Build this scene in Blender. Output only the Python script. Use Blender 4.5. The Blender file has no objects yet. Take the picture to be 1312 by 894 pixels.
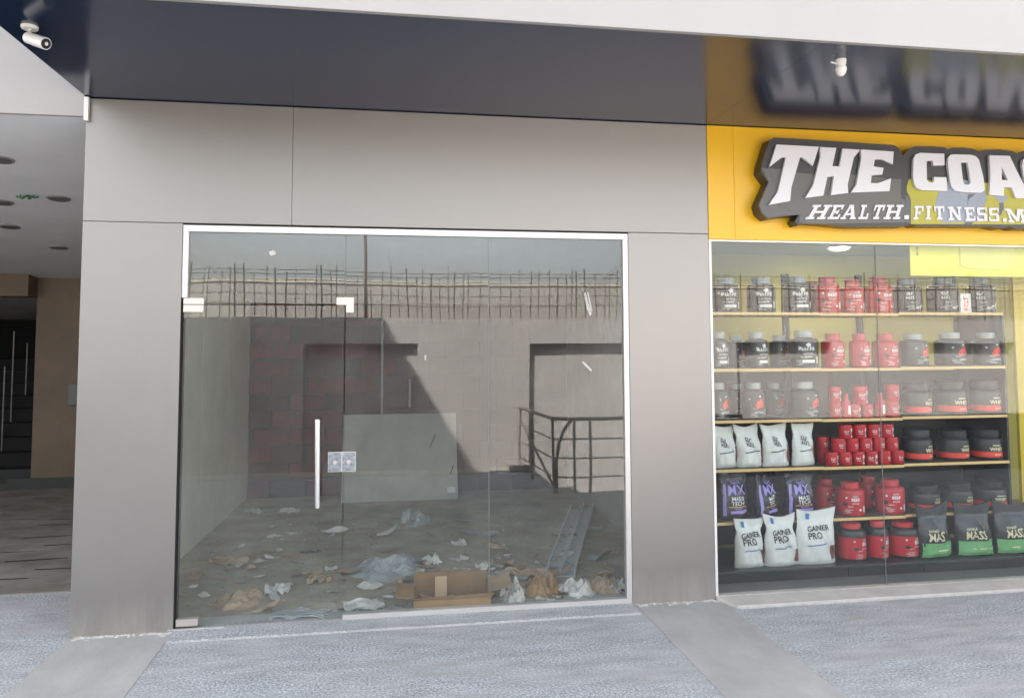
import bpy, bmesh, math, random
from mathutils import Vector, Matrix, noise
random.seed(7)
S = bpy.context.scene
COL = S.collection

# ------------------------------------------------------------------ camera
F_PX, CY = 981.98, 379.03
YAW, PITCH, ROLL = .159, .0642, -.0034
CAM = Vector((0, -5.0635, 1.7398))
FW = Vector((math.sin(YAW)*math.cos(PITCH), math.cos(YAW)*math.cos(PITCH), math.sin(PITCH)))
_rt = Vector((math.cos(YAW), -math.sin(YAW), 0)); _up = _rt.cross(FW)
RT = _rt*math.cos(ROLL)+_up*math.sin(ROLL); UP = -_rt*math.sin(ROLL)+_up*math.cos(ROLL)
cd = bpy.data.cameras.new('camera'); cam = bpy.data.objects.new('camera', cd); COL.objects.link(cam)
M = Matrix((RT, UP, -FW)).transposed().to_4x4(); M.translation = CAM
cam.matrix_world = M
cd.sensor_width = 36; cd.lens = F_PX/1312*36; cd.shift_y = (CY-447)/1312
cd.clip_start = .05; cd.clip_end = 2000
S.camera = cam

# ------------------------------------------------------------------ sky, sun, exposure
SUN = Vector((-.606, .85, 1)).normalized()          # towards the sun, behind the building
W = bpy.data.worlds.new('World'); S.world = W; W.use_nodes = True
nt = W.node_tree; sky = nt.nodes.new('ShaderNodeTexSky'); sky.sky_type = 'NISHITA'; sky.sun_disc = False
sky.sun_elevation = math.asin(SUN.z); sky.sun_rotation = math.atan2(SUN.x, SUN.y)
sky.air_density = 1.0; sky.dust_density = 3.0; sky.ozone_density = 1.0
bg = nt.nodes['Background']; bg.inputs[1].default_value = .145
hs = nt.nodes.new('ShaderNodeHueSaturation'); hs.inputs['Saturation'].default_value = .3      # hazy, whitish sky
nt.links.new(sky.outputs[0], hs.inputs['Color']); nt.links.new(hs.outputs[0], bg.inputs[0])
sl = bpy.data.lights.new('sun', 'SUN'); so = bpy.data.objects.new('sun', sl); COL.objects.link(so)
sl.energy = 5.0; sl.angle = math.radians(.3); sl.color = (1, .95, .87)
so.rotation_euler = (-SUN).to_track_quat('-Z', 'Y').to_euler(); so.location = (-20, 30, 35)
S.view_settings.view_transform = 'Standard'; S.view_settings.look = 'None'
S.view_settings.gamma = 1; S.view_settings.use_curve_mapping = False
S.view_settings.exposure = 2.45
S.cycles.max_bounces = 10; S.cycles.transparent_max_bounces = 16
S.cycles.caustics_reflective = False; S.cycles.caustics_refractive = False
S.cycles.sample_clamp_indirect = 6

# ------------------------------------------------------------------ pixel of the photograph -> point on a plane
def ray(u, v): return FW + RT*((u-656)/F_PX) - UP*((v-CY)/F_PX)
def PY(u, v, y): r = ray(u, v); return CAM + r*((y-CAM.y)/r.y)
def PZ(u, v, z): r = ray(u, v); return CAM + r*((z-CAM.z)/r.z)
def MY(u, v, d): p = PY(u, v, d); return Vector((p.x, -d, p.z))     # seen mirrored in the glass, d metres in front of it
def MZ(u, v, z): p = PZ(u, v, z); return Vector((p.x, -p.y, p.z))

# ------------------------------------------------------------------ materials
MATS = {}
def mat(name, col, rough=.6, metal=0, var=0, scale=5, bump=0, bscale=None, spec=.5, col2=None, stretch=None, coat=0, detail=6, rvar=0):
    if name in MATS: return MATS[name]
    m = bpy.data.materials.new(name); m.use_nodes = True; t = m.node_tree; b = t.nodes['Principled BSDF']
    b.inputs['Roughness'].default_value = rough; b.inputs['Metallic'].default_value = metal
    b.inputs['Specular IOR Level'].default_value = spec
    if coat: b.inputs['Coat Weight'].default_value = coat; b.inputs['Coat Roughness'].default_value = .08
    b.inputs['Base Color'].default_value = (*col, 1)
    if var or col2 or bump or rvar:
        tc = t.nodes.new('ShaderNodeTexCoord'); vec = tc.outputs['Object']
        if stretch:
            mp = t.nodes.new('ShaderNodeMapping'); mp.inputs['Scale'].default_value = stretch
            t.links.new(vec, mp.inputs[0]); vec = mp.outputs[0]
        n = t.nodes.new('ShaderNodeTexNoise'); n.inputs['Scale'].default_value = scale; n.inputs['Detail'].default_value = detail
        n.inputs['Roughness'].default_value = .62
        t.links.new(vec, n.inputs['Vector'])
        if var or col2:
            cr = t.nodes.new('ShaderNodeValToRGB')
            c1 = col2 if col2 else tuple(min(1, c*(1+var)) for c in col)
            c0 = col if col2 else tuple(c*(1-var) for c in col)
            cr.color_ramp.elements[0].position = .32; cr.color_ramp.elements[1].position = .68
            cr.color_ramp.elements[0].color = (*c0, 1); cr.color_ramp.elements[1].color = (*c1, 1)
            t.links.new(n.outputs[0], cr.inputs[0]); t.links.new(cr.outputs[0], b.inputs['Base Color'])
        if rvar:
            mr = t.nodes.new('ShaderNodeMapRange'); mr.inputs[3].default_value = rough-rvar; mr.inputs[4].default_value = rough+rvar
            t.links.new(n.outputs[0], mr.inputs[0]); t.links.new(mr.outputs[0], b.inputs['Roughness'])
        if bump:
            n2 = t.nodes.new('ShaderNodeTexNoise'); n2.inputs['Scale'].default_value = bscale or scale*4; n2.inputs['Detail'].default_value = 5
            t.links.new(vec, n2.inputs['Vector'])
            bp = t.nodes.new('ShaderNodeBump'); bp.inputs['Strength'].default_value = bump; bp.inputs['Distance'].default_value = .01
            t.links.new(n2.outputs[0], bp.inputs['Height']); t.links.new(bp.outputs[0], b.inputs['Normal'])
    MATS[name] = m; return m

def glass_mat(name, tint, dirt=.03, f0=.054):
    m = bpy.data.materials.new(name); m.use_nodes = True; t = m.node_tree; N = t.nodes; L = t.links
    N.remove(N['Principled BSDF']); out = N['Material Output']
    g = N.new('ShaderNodeNewGeometry'); dp = N.new('ShaderNodeVectorMath'); dp.operation = 'DOT_PRODUCT'
    L.new(g.outputs['Incoming'], dp.inputs[0]); L.new(g.outputs['Normal'], dp.inputs[1])
    def mth(op, a, b=None):
        n = N.new('ShaderNodeMath'); n.operation = op
        for i, x in enumerate((a, b)):
            if x is None: continue
            if isinstance(x, (int, float)): n.inputs[i].default_value = x
            else: L.new(x, n.inputs[i])
        return n.outputs[0]
    c = mth('ABSOLUTE', dp.outputs['Value']); k = mth('SUBTRACT', 1.0, c); k5 = mth('POWER', k, 5.0)
    fr = mth('ADD', mth('MULTIPLY', k5, 1-f0), f0)
    tr = N.new('ShaderNodeBsdfTransparent'); tr.inputs[0].default_value = (*tint, 1)
    gl = N.new('ShaderNodeBsdfGlossy'); gl.inputs['Roughness'].default_value = 0
    wn = N.new('ShaderNodeTexNoise'); wn.inputs['Scale'].default_value = 1.3; wn.inputs['Detail'].default_value = 1
    wb = N.new('ShaderNodeBump'); wb.inputs['Strength'].default_value = .16; wb.inputs['Distance'].default_value = .01
    oi = N.new('ShaderNodeObjectInfo'); wv = N.new('ShaderNodeVectorMath'); wt = N.new('ShaderNodeTexCoord'); L.new(wt.outputs['Object'], wv.inputs[0]); L.new(oi.outputs['Random'], wv.inputs[1])
    L.new(wv.outputs[0], wn.inputs['Vector']); L.new(wn.outputs[0], wb.inputs['Height']); L.new(wb.outputs[0], gl.inputs['Normal'])
    mx = N.new('ShaderNodeMixShader'); L.new(fr, mx.inputs[0]); L.new(tr.outputs[0], mx.inputs[1]); L.new(gl.outputs[0], mx.inputs[2])
    df = N.new('ShaderNodeBsdfDiffuse'); df.inputs[0].default_value = (.55, .55, .52, 1)
    tc = N.new('ShaderNodeTexCoord'); mp = N.new('ShaderNodeMapping'); mp.inputs['Scale'].default_value = (1.3, 1, .55)
    L.new(tc.outputs['Object'], mp.inputs[0])
    n1 = N.new('ShaderNodeTexNoise'); n1.inputs['Scale'].default_value = 2.2; n1.inputs['Detail'].default_value = 9; n1.inputs['Roughness'].default_value = .7
    L.new(mp.outputs[0], n1.inputs['Vector'])
    r = N.new('ShaderNodeMapRange'); r.inputs[1].default_value = .4; r.inputs[2].default_value = .75; r.inputs[3].default_value = dirt*.35; r.inputs[4].default_value = dirt*1.8
    L.new(n1.outputs[0], r.inputs[0])
    mx2 = N.new('ShaderNodeMixShader'); L.new(r.outputs[0], mx2.inputs[0]); L.new(mx.outputs[0], mx2.inputs[1]); L.new(df.outputs[0], mx2.inputs[2])
    L.new(mx2.outputs[0], out.inputs[0]); MATS[name] = m; return m

def emit_mat(name, col, st):
    m = bpy.data.materials.new(name); m.use_nodes = True; b = m.node_tree.nodes['Principled BSDF']
    b.inputs['Base Color'].default_value = (*col, 1); b.inputs['Emission Color'].default_value = (*col, 1); b.inputs['Emission Strength'].default_value = st
    return m

def granite_mat():
    m = mat('granite_paving', (.3, .32, .36), .75); t = m.node_tree; N = t.nodes; L = t.links; b = N['Principled BSDF']
    tc = N.new('ShaderNodeTexCoord')
    n1 = N.new('ShaderNodeTexNoise'); n1.inputs['Scale'].default_value = 74; n1.inputs['Detail'].default_value = 5; n1.inputs['Roughness'].default_value = .7
    n2 = N.new('ShaderNodeTexNoise'); n2.inputs['Scale'].default_value = 1.6; n2.inputs['Detail'].default_value = 8; n2.inputs['Roughness'].default_value = .65
    n3 = N.new('ShaderNodeTexNoise'); n3.inputs['Scale'].default_value = 7; n3.inputs['Detail'].default_value = 6
    mp = N.new('ShaderNodeMapping'); mp.inputs['Scale'].default_value = (.5, 1.6, 1); L.new(tc.outputs['Object'], mp.inputs[0])
    for n in (n1,): L.new(tc.outputs['Object'], n.inputs['Vector'])
    for n in (n2, n3): L.new(mp.outputs[0], n.inputs['Vector'])
    c1 = N.new('ShaderNodeValToRGB'); e = c1.color_ramp.elements
    e[0].position = .36; e[0].color = (.19, .205, .22, 1); e[1].position = .64; e[1].color = (.90, .905, .90, 1)
    x = c1.color_ramp.elements.new(.5); x.color = (.50, .52, .535, 1)
    L.new(n1.outputs[0], c1.inputs[0])
    c2 = N.new('ShaderNodeValToRGB'); e = c2.color_ramp.elements      # dried dust and cement film
    e[0].position = .40; e[0].color = (.05, .05, .05, 1); e[1].position = .64; e[1].color = (.85, .85, .85, 1); L.new(n2.outputs[0], c2.inputs[0])
    mx = N.new('ShaderNodeMixRGB'); L.new(c2.outputs[0], mx.inputs[0]); L.new(c1.outputs[0], mx.inputs[1]); mx.inputs[2].default_value = (.54, .53, .515, 1)
    c3 = N.new('ShaderNodeMapRange'); c3.inputs[1].default_value = .3; c3.inputs[2].default_value = .7; c3.inputs[3].default_value = .74; c3.inputs[4].default_value = 1.0; L.new(n3.outputs[0], c3.inputs[0])
    mm = N.new('ShaderNodeVectorMath'); mm.operation = 'SCALE'; L.new(mx.outputs[0], mm.inputs[0]); L.new(c3.outputs[0], mm.inputs['Scale'])
    L.new(mm.outputs[0], b.inputs['Base Color'])
    bp = N.new('ShaderNodeBump'); bp.inputs['Strength'].default_value = .1; bp.inputs['Distance'].default_value = .002
    L.new(n1.outputs[0], bp.inputs['Height']); L.new(bp.outputs[0], b.inputs['Normal'])
    return m

granite = granite_mat()
cement = mat('cement_band', (.47, .455, .43), .85, var=.13, scale=3.5, bump=.25, bscale=60, stretch=(1, .6, 1), detail=9)
clad = mat('taupe_metal_cladding', (.295, .28, .264), .44, .68, var=.03, scale=1.2, rvar=.06, bump=.05, bscale=1.6)
def add_dust(m, top, col, amt):                      # splash dirt that thins out upwards from the paving
    t = m.node_tree; N = t.nodes; L = t.links; b = N['Principled BSDF']; src = b.inputs['Base Color'].links[0].from_socket
    tc = N.new('ShaderNodeTexCoord'); sp = N.new('ShaderNodeSeparateXYZ'); L.new(tc.outputs['Object'], sp.inputs[0])
    mr = N.new('ShaderNodeMapRange'); mr.inputs[1].default_value = 0; mr.inputs[2].default_value = top; mr.inputs[3].default_value = 1; mr.inputs[4].default_value = 0; L.new(sp.outputs[2], mr.inputs[0])
    mp = N.new('ShaderNodeMapping'); mp.inputs['Scale'].default_value = (9, 9, 2.2); L.new(tc.outputs['Object'], mp.inputs[0])
    n = N.new('ShaderNodeTexNoise'); n.inputs['Scale'].default_value = 1; n.inputs['Detail'].default_value = 8; n.inputs['Roughness'].default_value = .7; L.new(mp.outputs[0], n.inputs['Vector'])
    a = N.new('ShaderNodeMath'); a.operation = 'MULTIPLY'; L.new(mr.outputs[0], a.inputs[0]); L.new(n.outputs[0], a.inputs[1])
    c = N.new('ShaderNodeMapRange'); c.inputs[1].default_value = .18; c.inputs[2].default_value = .55; c.inputs[4].default_value = amt; L.new(a.outputs[0], c.inputs[0])
    mx = N.new('ShaderNodeMixRGB'); L.new(c.outputs[0], mx.inputs[0]); L.new(src, mx.inputs[1]); mx.inputs[2].default_value = (*col, 1); L.new(mx.outputs[0], b.inputs['Base Color'])
add_dust(clad, .35, (.50, .48, .44), .7)
soffit_m = mat('charcoal_gloss_panel', (.011, .024, .058), .17, 0, var=.05, scale=1.0, bump=.012, bscale=1.6, spec=.6)
white_pan = mat('off_white_panel', (.365, .352, .342), .5, var=.03, scale=1.3)
yellow_pan = mat('yellow_panel', (.80, .45, .012), .32, var=.02, scale=2)
dark_gap = mat('joint_dark', (.03, .03, .03), .8)
alu = mat('pale_aluminium', (.62, .61, .585), .35, .3, var=.05, scale=8)
steel = mat('brushed_steel', (.72, .72, .72), .22, .95, var=.05, scale=20)
plaster = mat('grey_plaster', (.32, .31, .285), .9, var=.12, scale=2.5, bump=.2, bscale=30)
ceil_m = mat('pale_ceiling', (.76, .77, .78), .8, var=.04, scale=2)
floor_m = mat('dusty_floor', (.30, .262, .20), .9, col2=(.53, .48, .395), scale=2.6, bump=.4, bscale=35, detail=10)
passfloor_m = mat('passage_floor', (.19, .17, .14), .8, col2=(.36, .335, .295), scale=2.2, bump=.2, bscale=30, detail=9, stretch=(1, 1.4, 1))
brick_m = mat('raw_brick', (.085, .012, .010), .9, var=.35, scale=9, bump=.4, bscale=60)
mortar_m = mat('mortar', (.03, .018, .015), .95, var=.2, scale=12)
concrete = mat('concrete_wall', (.51, .482, .468), .9, var=.07, scale=1.6, bump=.2, bscale=25, detail=9)
tan_m = mat('tan_render', (.40, .38, .36), .9, var=.06, scale=1.2)
rust = mat('rusty_bar', (.10, .055, .035), .85, var=.4, scale=30)
cardboard = mat('cardboard', (.36, .225, .115), .85, var=.15, scale=9, bump=.1)
paper_w = mat('white_paper', (.66, .65, .62), .8, var=.1, scale=12)
paper_b = mat('brown_paper', (.42, .31, .21), .85, var=.2, scale=10, bump=.2)
plastic_g = mat('cloudy_plastic', (.42, .45, .46), .45, var=.15, scale=8)
board_m = mat('grey_board', (.44, .455, .415), .75, var=.14, scale=3.5, detail=9, bump=.08)
galv = mat('galvanised_steel', (.78, .81, .82), .4, .1, var=.15, scale=18)
wood_edge = mat('pale_wood', (.72, .50, .22), .55, var=.08, scale=25, stretch=(.2, 1, 1))
black_m = mat('black_laminate', (.022, .024, .027), .45, var=.1, scale=6)
brown_wall = mat('tan_tile_wall', (.18, .13, .085), .6, var=.12, scale=2.2, detail=8)
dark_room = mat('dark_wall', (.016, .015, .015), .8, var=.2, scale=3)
int_yellow = mat('mustard_wall', (.50, .44, .10), .7, var=.04, scale=3)
white_pl = mat('white_plastic', (.76, .75, .71), .35)
black_gl = mat('black_glass', (.012, .012, .014), .1)
glass_a = glass_mat('dusty_glass', (.965, .982, .97), .026)
glass_b = glass_mat('clear_glass', (.97, .985, .975), .012, .047)

# ------------------------------------------------------------------ mesh helpers
class MB:
    def __init__(s): s.v = []; s.f = []
    def add(s, vs, fs):
        o = len(s.v); s.v += [tuple(p) for p in vs]; s.f += [tuple(i+o for i in f) for f in fs]; return s
    def box(s, x0, x1, y0, y1, z0, z1):
        return s.add([(x0,y0,z0),(x1,y0,z0),(x1,y1,z0),(x0,y1,z0),(x0,y0,z1),(x1,y0,z1),(x1,y1,z1),(x0,y1,z1)],
                     [(0,3,2,1),(4,5,6,7),(0,1,5,4),(1,2,6,5),(2,3,7,6),(3,0,4,7)])
    def prism(s, poly, d):          # poly: 3D points of the front face (any winding), d: extrusion vector to the back
        n = len(poly); poly = [Vector(p) for p in poly]; d = Vector(d)
        nrm = Vector((0,0,0))
        for i in range(n): nrm += poly[i].cross(poly[(i+1) % n])
        if nrm.dot(d) > 0: poly.reverse()
        return s.add(poly+[p+d for p in poly], [tuple(range(n)), tuple(range(2*n-1, n-1, -1))]+[(i, n+i, n+(i+1) % n, (i+1) % n) for i in range(n)])
    def tube(s, pts, r, seg=10, r2=None):
        pts = [Vector(p) for p in pts]; n = len(pts); rings = []
        for i, p in enumerate(pts):
            t = (pts[min(i+1, n-1)]-pts[max(i-1, 0)]).normalized()
            a = t.cross(Vector((0,0,1)));
            if a.length < 1e-3: a = Vector((1,0,0))
            a.normalize(); b = t.cross(a)
            rr = r if r2 is None else r+(r2-r)*i/(n-1)
            rings.append([p+a*rr*math.cos(k*2*math.pi/seg)+b*rr*math.sin(k*2*math.pi/seg) for k in range(seg)])
        vs = [q for rg in rings for q in rg]; fs = []
        for i in range(n-1):
            for k in range(seg): fs.append((i*seg+k, i*seg+(k+1) % seg, (i+1)*seg+(k+1) % seg, (i+1)*seg+k))
        fs += [tuple(range(seg-1, -1, -1)), tuple((n-1)*seg+k for k in range(seg))]
        return s.add(vs, fs)
    def lathe(s, prof, seg=28):     # prof: (r, z) from bottom axis to top axis
        vs = []; fs = []; n = len(prof)
        for r, z in prof:
            for k in range(seg): a = k*2*math.pi/seg; vs.append((r*math.cos(a), r*math.sin(a), z))
        for i in range(n-1):
            for k in range(seg): fs.append((i*seg+k, i*seg+(k+1) % seg, (i+1)*seg+(k+1) % seg, (i+1)*seg+k))
        fs += [tuple(range(seg-1, -1, -1)), tuple((n-1)*seg+k for k in range(seg))]
        return s.add(vs, fs)
    def mesh(s, name, smooth=False):
        me = bpy.data.meshes.new(name); me.from_pydata(s.v, [], s.f); me.validate(); me.update()
        if smooth:
            me.polygons.foreach_set('use_smooth', [True]*len(me.polygons)); me.set_sharp_from_angle(angle=math.radians(40))
        return me

def obj(name, mesh, m=None, parent=None, smooth=False, bevel=0):
    if isinstance(mesh, MB): mesh = mesh.mesh(name, smooth)
    if m and not mesh.materials: mesh.materials.append(m)
    o = bpy.data.objects.new(name, mesh); COL.objects.link(o)
    if parent: o.parent = parent
    if bevel:
        b = o.modifiers.new('b', 'BEVEL'); b.width = bevel; b.segments = 2; b.limit_method = 'ANGLE'; b.angle_limit = .7
    return o
def tag(o, label=None, cat=None, group=None, kind=None):
    if label: o['label'] = label
    if cat: o['category'] = cat
    if group: o['group'] = group
    if kind: o['kind'] = kind
    return o
def thing(name, label, cat, loc=(0,0,0), group=None, rz=0):
    o = bpy.data.objects.new(name, None); COL.objects.link(o); o.empty_display_size = .1
    o.location = loc; o.rotation_euler.z = rz
    return tag(o, label, cat, group)
def box(name, dims, m, parent=None, bevel=0): return obj(name, MB().box(*dims), m, parent, bevel=bevel)
def struct(name, dims, m): return tag(box(name, dims, m), kind='structure')

_tc = {}
def text_tris(s, bold=0.02):        # built-in lettering as flat triangles, height of a capital = 1, centred on x
    if (s, bold) in _tc: return _tc[(s, bold)]
    if s[0] == '#':                 # print too small to read in the photograph: a row of broken marks
        n = int(s[1:]); rg = random.Random(n*7+3); vs = []; fs = []
        def rc(x0, x1, y0, y1): o = len(vs); vs.extend([(x0, y0), (x1, y0), (x1, y1), (x0, y1)]); fs.append((o, o+1, o+2, o+3))
        for i in range(n):
            x = i*.74-n*.37
            rc(x, x+.2, 0, 1)
            for y in rg.sample((0, .42, .82), rg.choice((1, 2))): rc(x+.2, x+.58, y, y+.18)
            if rg.random() < .5: rc(x+.4, x+.58, .2, .4)
        _tc[(s, bold)] = (vs, fs, n*.74); return _tc[(s, bold)]
    c = bpy.data.curves.new('t', 'FONT'); c.body = s; c.align_x = 'CENTER'; c.offset = bold; c.size = 1; c.resolution_u = 2
    o = bpy.data.objects.new('t', c); COL.objects.link(o)
    me = o.evaluated_get(bpy.context.evaluated_depsgraph_get()).to_mesh()
    me.calc_loop_triangles()
    vs = [tuple(v.co) for v in me.vertices]; fs = [tuple(t.vertices) for t in me.loop_triangles]
    bpy.data.objects.remove(o); bpy.data.curves.remove(c)
    h = max(v[1] for v in vs) or 1; w = max(v[0] for v in vs)-min(v[0] for v in vs); cx = (max(v[0] for v in vs)+min(v[0] for v in vs))/2
    vs = [((v[0]-cx)/h, v[1]/h) for v in vs]
    _tc[(s, bold)] = (vs, fs, w/h); return _tc[(s, bold)]

# ------------------------------------------------------------------ key measures of the front (metres, front face at y = 0)
XP, XA, XM, XB, XQ, XR = -1.877, -1.289, .658, 1.624, 2.213, 9.0
ZS, ZJ, ZT, ZF = 3.294, 2.515, 2.5, 4.6
CANOPY = -1.5

# ================================================================== setting
struct('terrain', (-250, 250, -250, 250, -3.4, -3.0), mat('earth', (.25, .2, .15), .95, var=.2, scale=.4))
HX0, HX1, HY = 2.02, 4.3, -3.86                       # opening over the sunken ramp
struct('pavement', (-30, 30, HY, -.002, -.25, 0), granite)
struct('pavement', (-30, HX0, -5.75, HY-.0005, -.25, 0), granite)
struct('pavement', (HX1, 30, -5.75, HY-.0005, -.25, 0), granite)
for a, b in ((XP, XA), (XB+.03, XQ+.03)):
    struct('paving_band', (a, b, -4.2, -.004, -.05, .004), cement)
struct('paving_edge', (-30, 2.01, -5.80, -5.42, -.2, .012), mat('pale_kerb', (.5, .47, .42), .8, var=.1, scale=5))
struct('pavement', (-30, XP+.02, -.0015, .95, -.25, -.0005), granite)
struct('passage_floor', (-9, XP+.02, .9505, 12, -.25, .006), passfloor_m)
struct('shop_floor', (XP+.021, 2.2, -.001, 12, -.25, .010), floor_m)
struct('shop_floor', (2.201, XR, -.001, 8, -.25, .012), mat('grey_tile_floor', (.2, .2, .2), .4, var=.1, scale=3))
struct('ramp_floor', (-30, 30, -8.5, -3.0, -2.6, -2.4), concrete)

# ================================================================== the building
B = thing('shop_building', 'single-storey retail building with taupe metal cladding and deep charcoal canopy', 'building')
def part(name, dims, m, label=None, parent=None, bevel=0):
    o = box(name, dims, m, parent or B, bevel)
    if label: o['label'] = label
    return o
g = .0008
XS = PY(375, 200, 0).x
back = part('wall_backing', (XP+.01, XA-.02, .045, .2, 0, ZS-.003), dark_gap)
part('wall_backing', (XB+.02, XQ-.004, .045, .2, 0, ZS-.003), dark_gap)
part('wall_backing', (XA-.019, XB+.019, .045, .2, ZT+.006, ZS-.003), dark_gap)
part('cladding_panel', (XP, XA-g, 0, .04, .004, ZJ-g), clad, 'tall grey panel left of the glass door', bevel=.003)
part('cladding_panel', (XB+g, XQ-g, 0, .04, .004, ZJ-g), clad, 'tall grey panel between the two shopfronts', bevel=.003)
part('cladding_panel', (XP, XS-g, 0, .04, ZJ+g, ZS-.004), clad, 'header panel at the passage end', bevel=.003)
part('cladding_panel', (XS+g, XQ-g, 0, .04, ZJ+g, ZS-.004), clad, 'long header panel over the empty shopfront', bevel=.003)
part('cladding_panel', (XP, XP+.004, .041, .32, .004, ZS-.004), clad)                       # return into the passage
part('reveal_trim', (XA-g+.0005, XA+.001, .001, .06, .02, ZT), dark_gap)
# yellow header
XY1 = PY(940, 230, 0).x
part('yellow_panel', (XQ+g, XY1-g*.7, -.004, .04, 2.478, ZS-.004), yellow_pan, bevel=.002)
part('yellow_panel', (XY1+g*.7, 5.9, -.004, .04, 2.478, ZS-.004), yellow_pan, bevel=.002)
part('yellow_panel', (5.905, XR, -.004, .04, 2.478, ZS-.004), yellow_pan, bevel=.002)
part('wall_backing', (XQ+.001, XR, .045, .2, 2.49, ZS-.003), dark_gap)
# canopy
sx = [XP, XQ, XQ+3.2, XR]
for a, b in zip(sx, sx[1:]):
    part('soffit_panel', (a+.0008, b-.0008, CANOPY+.004, .3, ZS, ZS+.03), soffit_m)
fx = [XP, 5.6, XR]
for a, b in zip(fx, fx[1:]):
    part('fascia_panel', (a+.0015, b-.0015, CANOPY-.03, CANOPY+.001, ZS-.004, ZF), white_pan, bevel=.002)
part('roof_slab', (XP+.05, XR, CANOPY+.05, 12, ZS+.25, ZF-.05), white_pan)
part('canopy_end', (XP, XP+.03, CANOPY+.003, -.001, ZS+.031, ZF), white_pan)
# fascia above the passage
part('fascia_panel', (-4.3, XP-.0035, -.03, .0, 3.165, ZF), white_pan, 'pale fascia over the open passage')
part('fascia_panel', (-9, -4.303, -.03, .0, 3.165, ZF), white_pan)
part('trim_strip', (XP-.003, XP+.022, -.032, -.006, 3.14, ZS-.006), white_pl)
part('roof_slab', (-9, XP+.045, .05, 12, 3.75, ZF-.05), white_pan)
# unseen block added at the far left to shade the wall across the yard
T = thing('shadow_block', 'unseen tall plain block added to cast the diagonal shade on the yard wall', 'building', (-11.7, 4, 0))
box('wall', (-4.4, 4.45, -3.6, 5, 0, 14), white_pan, T)
for i in range(4):
    for j in range(3): box('window', (-3.6+2.7*j, -2.0+2.7*j, -3.615, -3.6, 1.2+3.3*i, 2.7+3.3*i), black_gl, T)

# ---- passage on the left
PYB = 5.3
pc = MB().add([(-9, .0, 3.165), (XP-.004, .0, 3.165), (XP-.004, 9, 2.2), (-9, 9, 2.2), (-9, .0, 3.6), (XP-.004, .0, 3.6), (XP-.004, 9, 3.6), (-9, 9, 3.6)],
              [(0,1,2,3),(4,7,6,5),(0,4,5,1),(1,5,6,2),(2,6,7,3),(3,7,4,0)])
obj('ceiling', pc, ceil_m, B)
zc = lambda y: 3.165-.965*y/9
def cpt(u, v):                     # a pixel on the sloping ceiling
    r = ray(u, v); k = .965/9
    t = (3.165-k*CAM.y-CAM.z)/(r.z+k*r.y); return CAM+r*t
part('passage_wall', (XP+.001, XP+.14, .21, 12, 0, 3.6), brown_wall, 'tan side wall of the passage')
part('passage_wall', (-4.34, -3.0, PYB, PYB+.35, 0, zc(PYB)-.001), brown_wall)
part('passage_wall', (-3.0, XP, 8.2, 8.4, 0, zc(8.2)-.001), brown_wall)
part('skirting', (-4.6, -3.1, PYB-.03, PYB-.001, .006, .13), mat('dark_skirting', (.05, .06, .05), .6))
part('beam', (-9, -4.341, PYB-.25, PYB+.1, zc(PYB)-.24, zc(PYB-.25)+.02), brown_wall)
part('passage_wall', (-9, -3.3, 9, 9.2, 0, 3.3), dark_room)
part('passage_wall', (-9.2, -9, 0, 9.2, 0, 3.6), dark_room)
ST = thing('staircase', 'dark staircase with thin steel balusters beyond the passage', 'staircase', (-5.6, 5.75, .006))
for i in range(9):
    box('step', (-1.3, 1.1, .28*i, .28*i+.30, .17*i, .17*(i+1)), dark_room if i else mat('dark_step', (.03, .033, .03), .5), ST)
for i, (u, v0, v1) in enumerate(((6, 470, 532), (18, 425, 478), (35, 440, 500))):
    y = 6.3+.5*i; a = PY(u, v0, y); b = PY(u, v1, y)
    z0 = .17*(math.floor((y-5.75)/.28)+1)+.006
    obj('baluster', MB().tube([(a.x+5.6, y-5.75, z0-.02), (a.x+5.6, y-5.75, a.z)], .009, 8), mat('dull_steel', (.3, .29, .27), .4, .5), ST)
bx_ = PY(93, 502, PYB-.08)
tag(box('meter_box', (bx_.x-.05, bx_.x+.12, PYB-.09, PYB-.001, bx_.z-.16, bx_.z+.10), mat('box_grey', (.16, .16, .15), .5), bevel=.006), 'small grey steel box fixed to the tan passage wall', 'box')
for i, (u, v, lab) in enumerate(((75, 254, 'dark oval recessed downlight nearest the cladding in the passage ceiling'),
                                 (12, 290, 'dark recessed downlight at the photo edge, middle of three rows'),
                                 (75, 317, 'farthest dark downlight in the passage ceiling beside the pillar'),
                                 (2, 259, 'recessed downlight cut by the left photo edge, near the green tag'),
                                 (0, 204, 'nearest recessed downlight at the left photo edge'))):
    p = cpt(u, v); t = thing('downlight', lab, 'ceiling light', (p.x, p.y, zc(p.y)), 'downlights in the passage ceiling')
    t.rotation_euler.x = -math.atan(.965/9); t.scale = (.85, .85, 1)
    obj('rim', MB().lathe([(.03, -.004), (.105, -.008), (.11, -.001), (.03, .0)], 24), mat('grey_rim', (.34, .34, .34), .5), t)
    obj('lens', MB().lathe([(.001, -.012), (.085, -.012), (.09, -.005), (.001, -.004)], 24), mat('smoked_lens', (.16, .16, .16), .3), t)
p = cpt(35, 250)
mb = MB()
for k in range(5):
    a = k*1.3; mb.tube([(0, 0, 0), (.05*math.cos(a), .03*math.sin(a), -.02-.004*k), (.09*math.cos(a+.4), .05*math.sin(a+.3), -.008)], .006, 6)
tag(obj('wire_tuft', mb, mat('green_wire', (.02, .16, .06), .5)), 'small green wire tuft hanging from the passage ceiling', 'wire')
bpy.data.objects['wire_tuft'].location = (p.x, p.y, zc(p.y)-.002)
mk = MB(); rm_ = random.Random(2)
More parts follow.
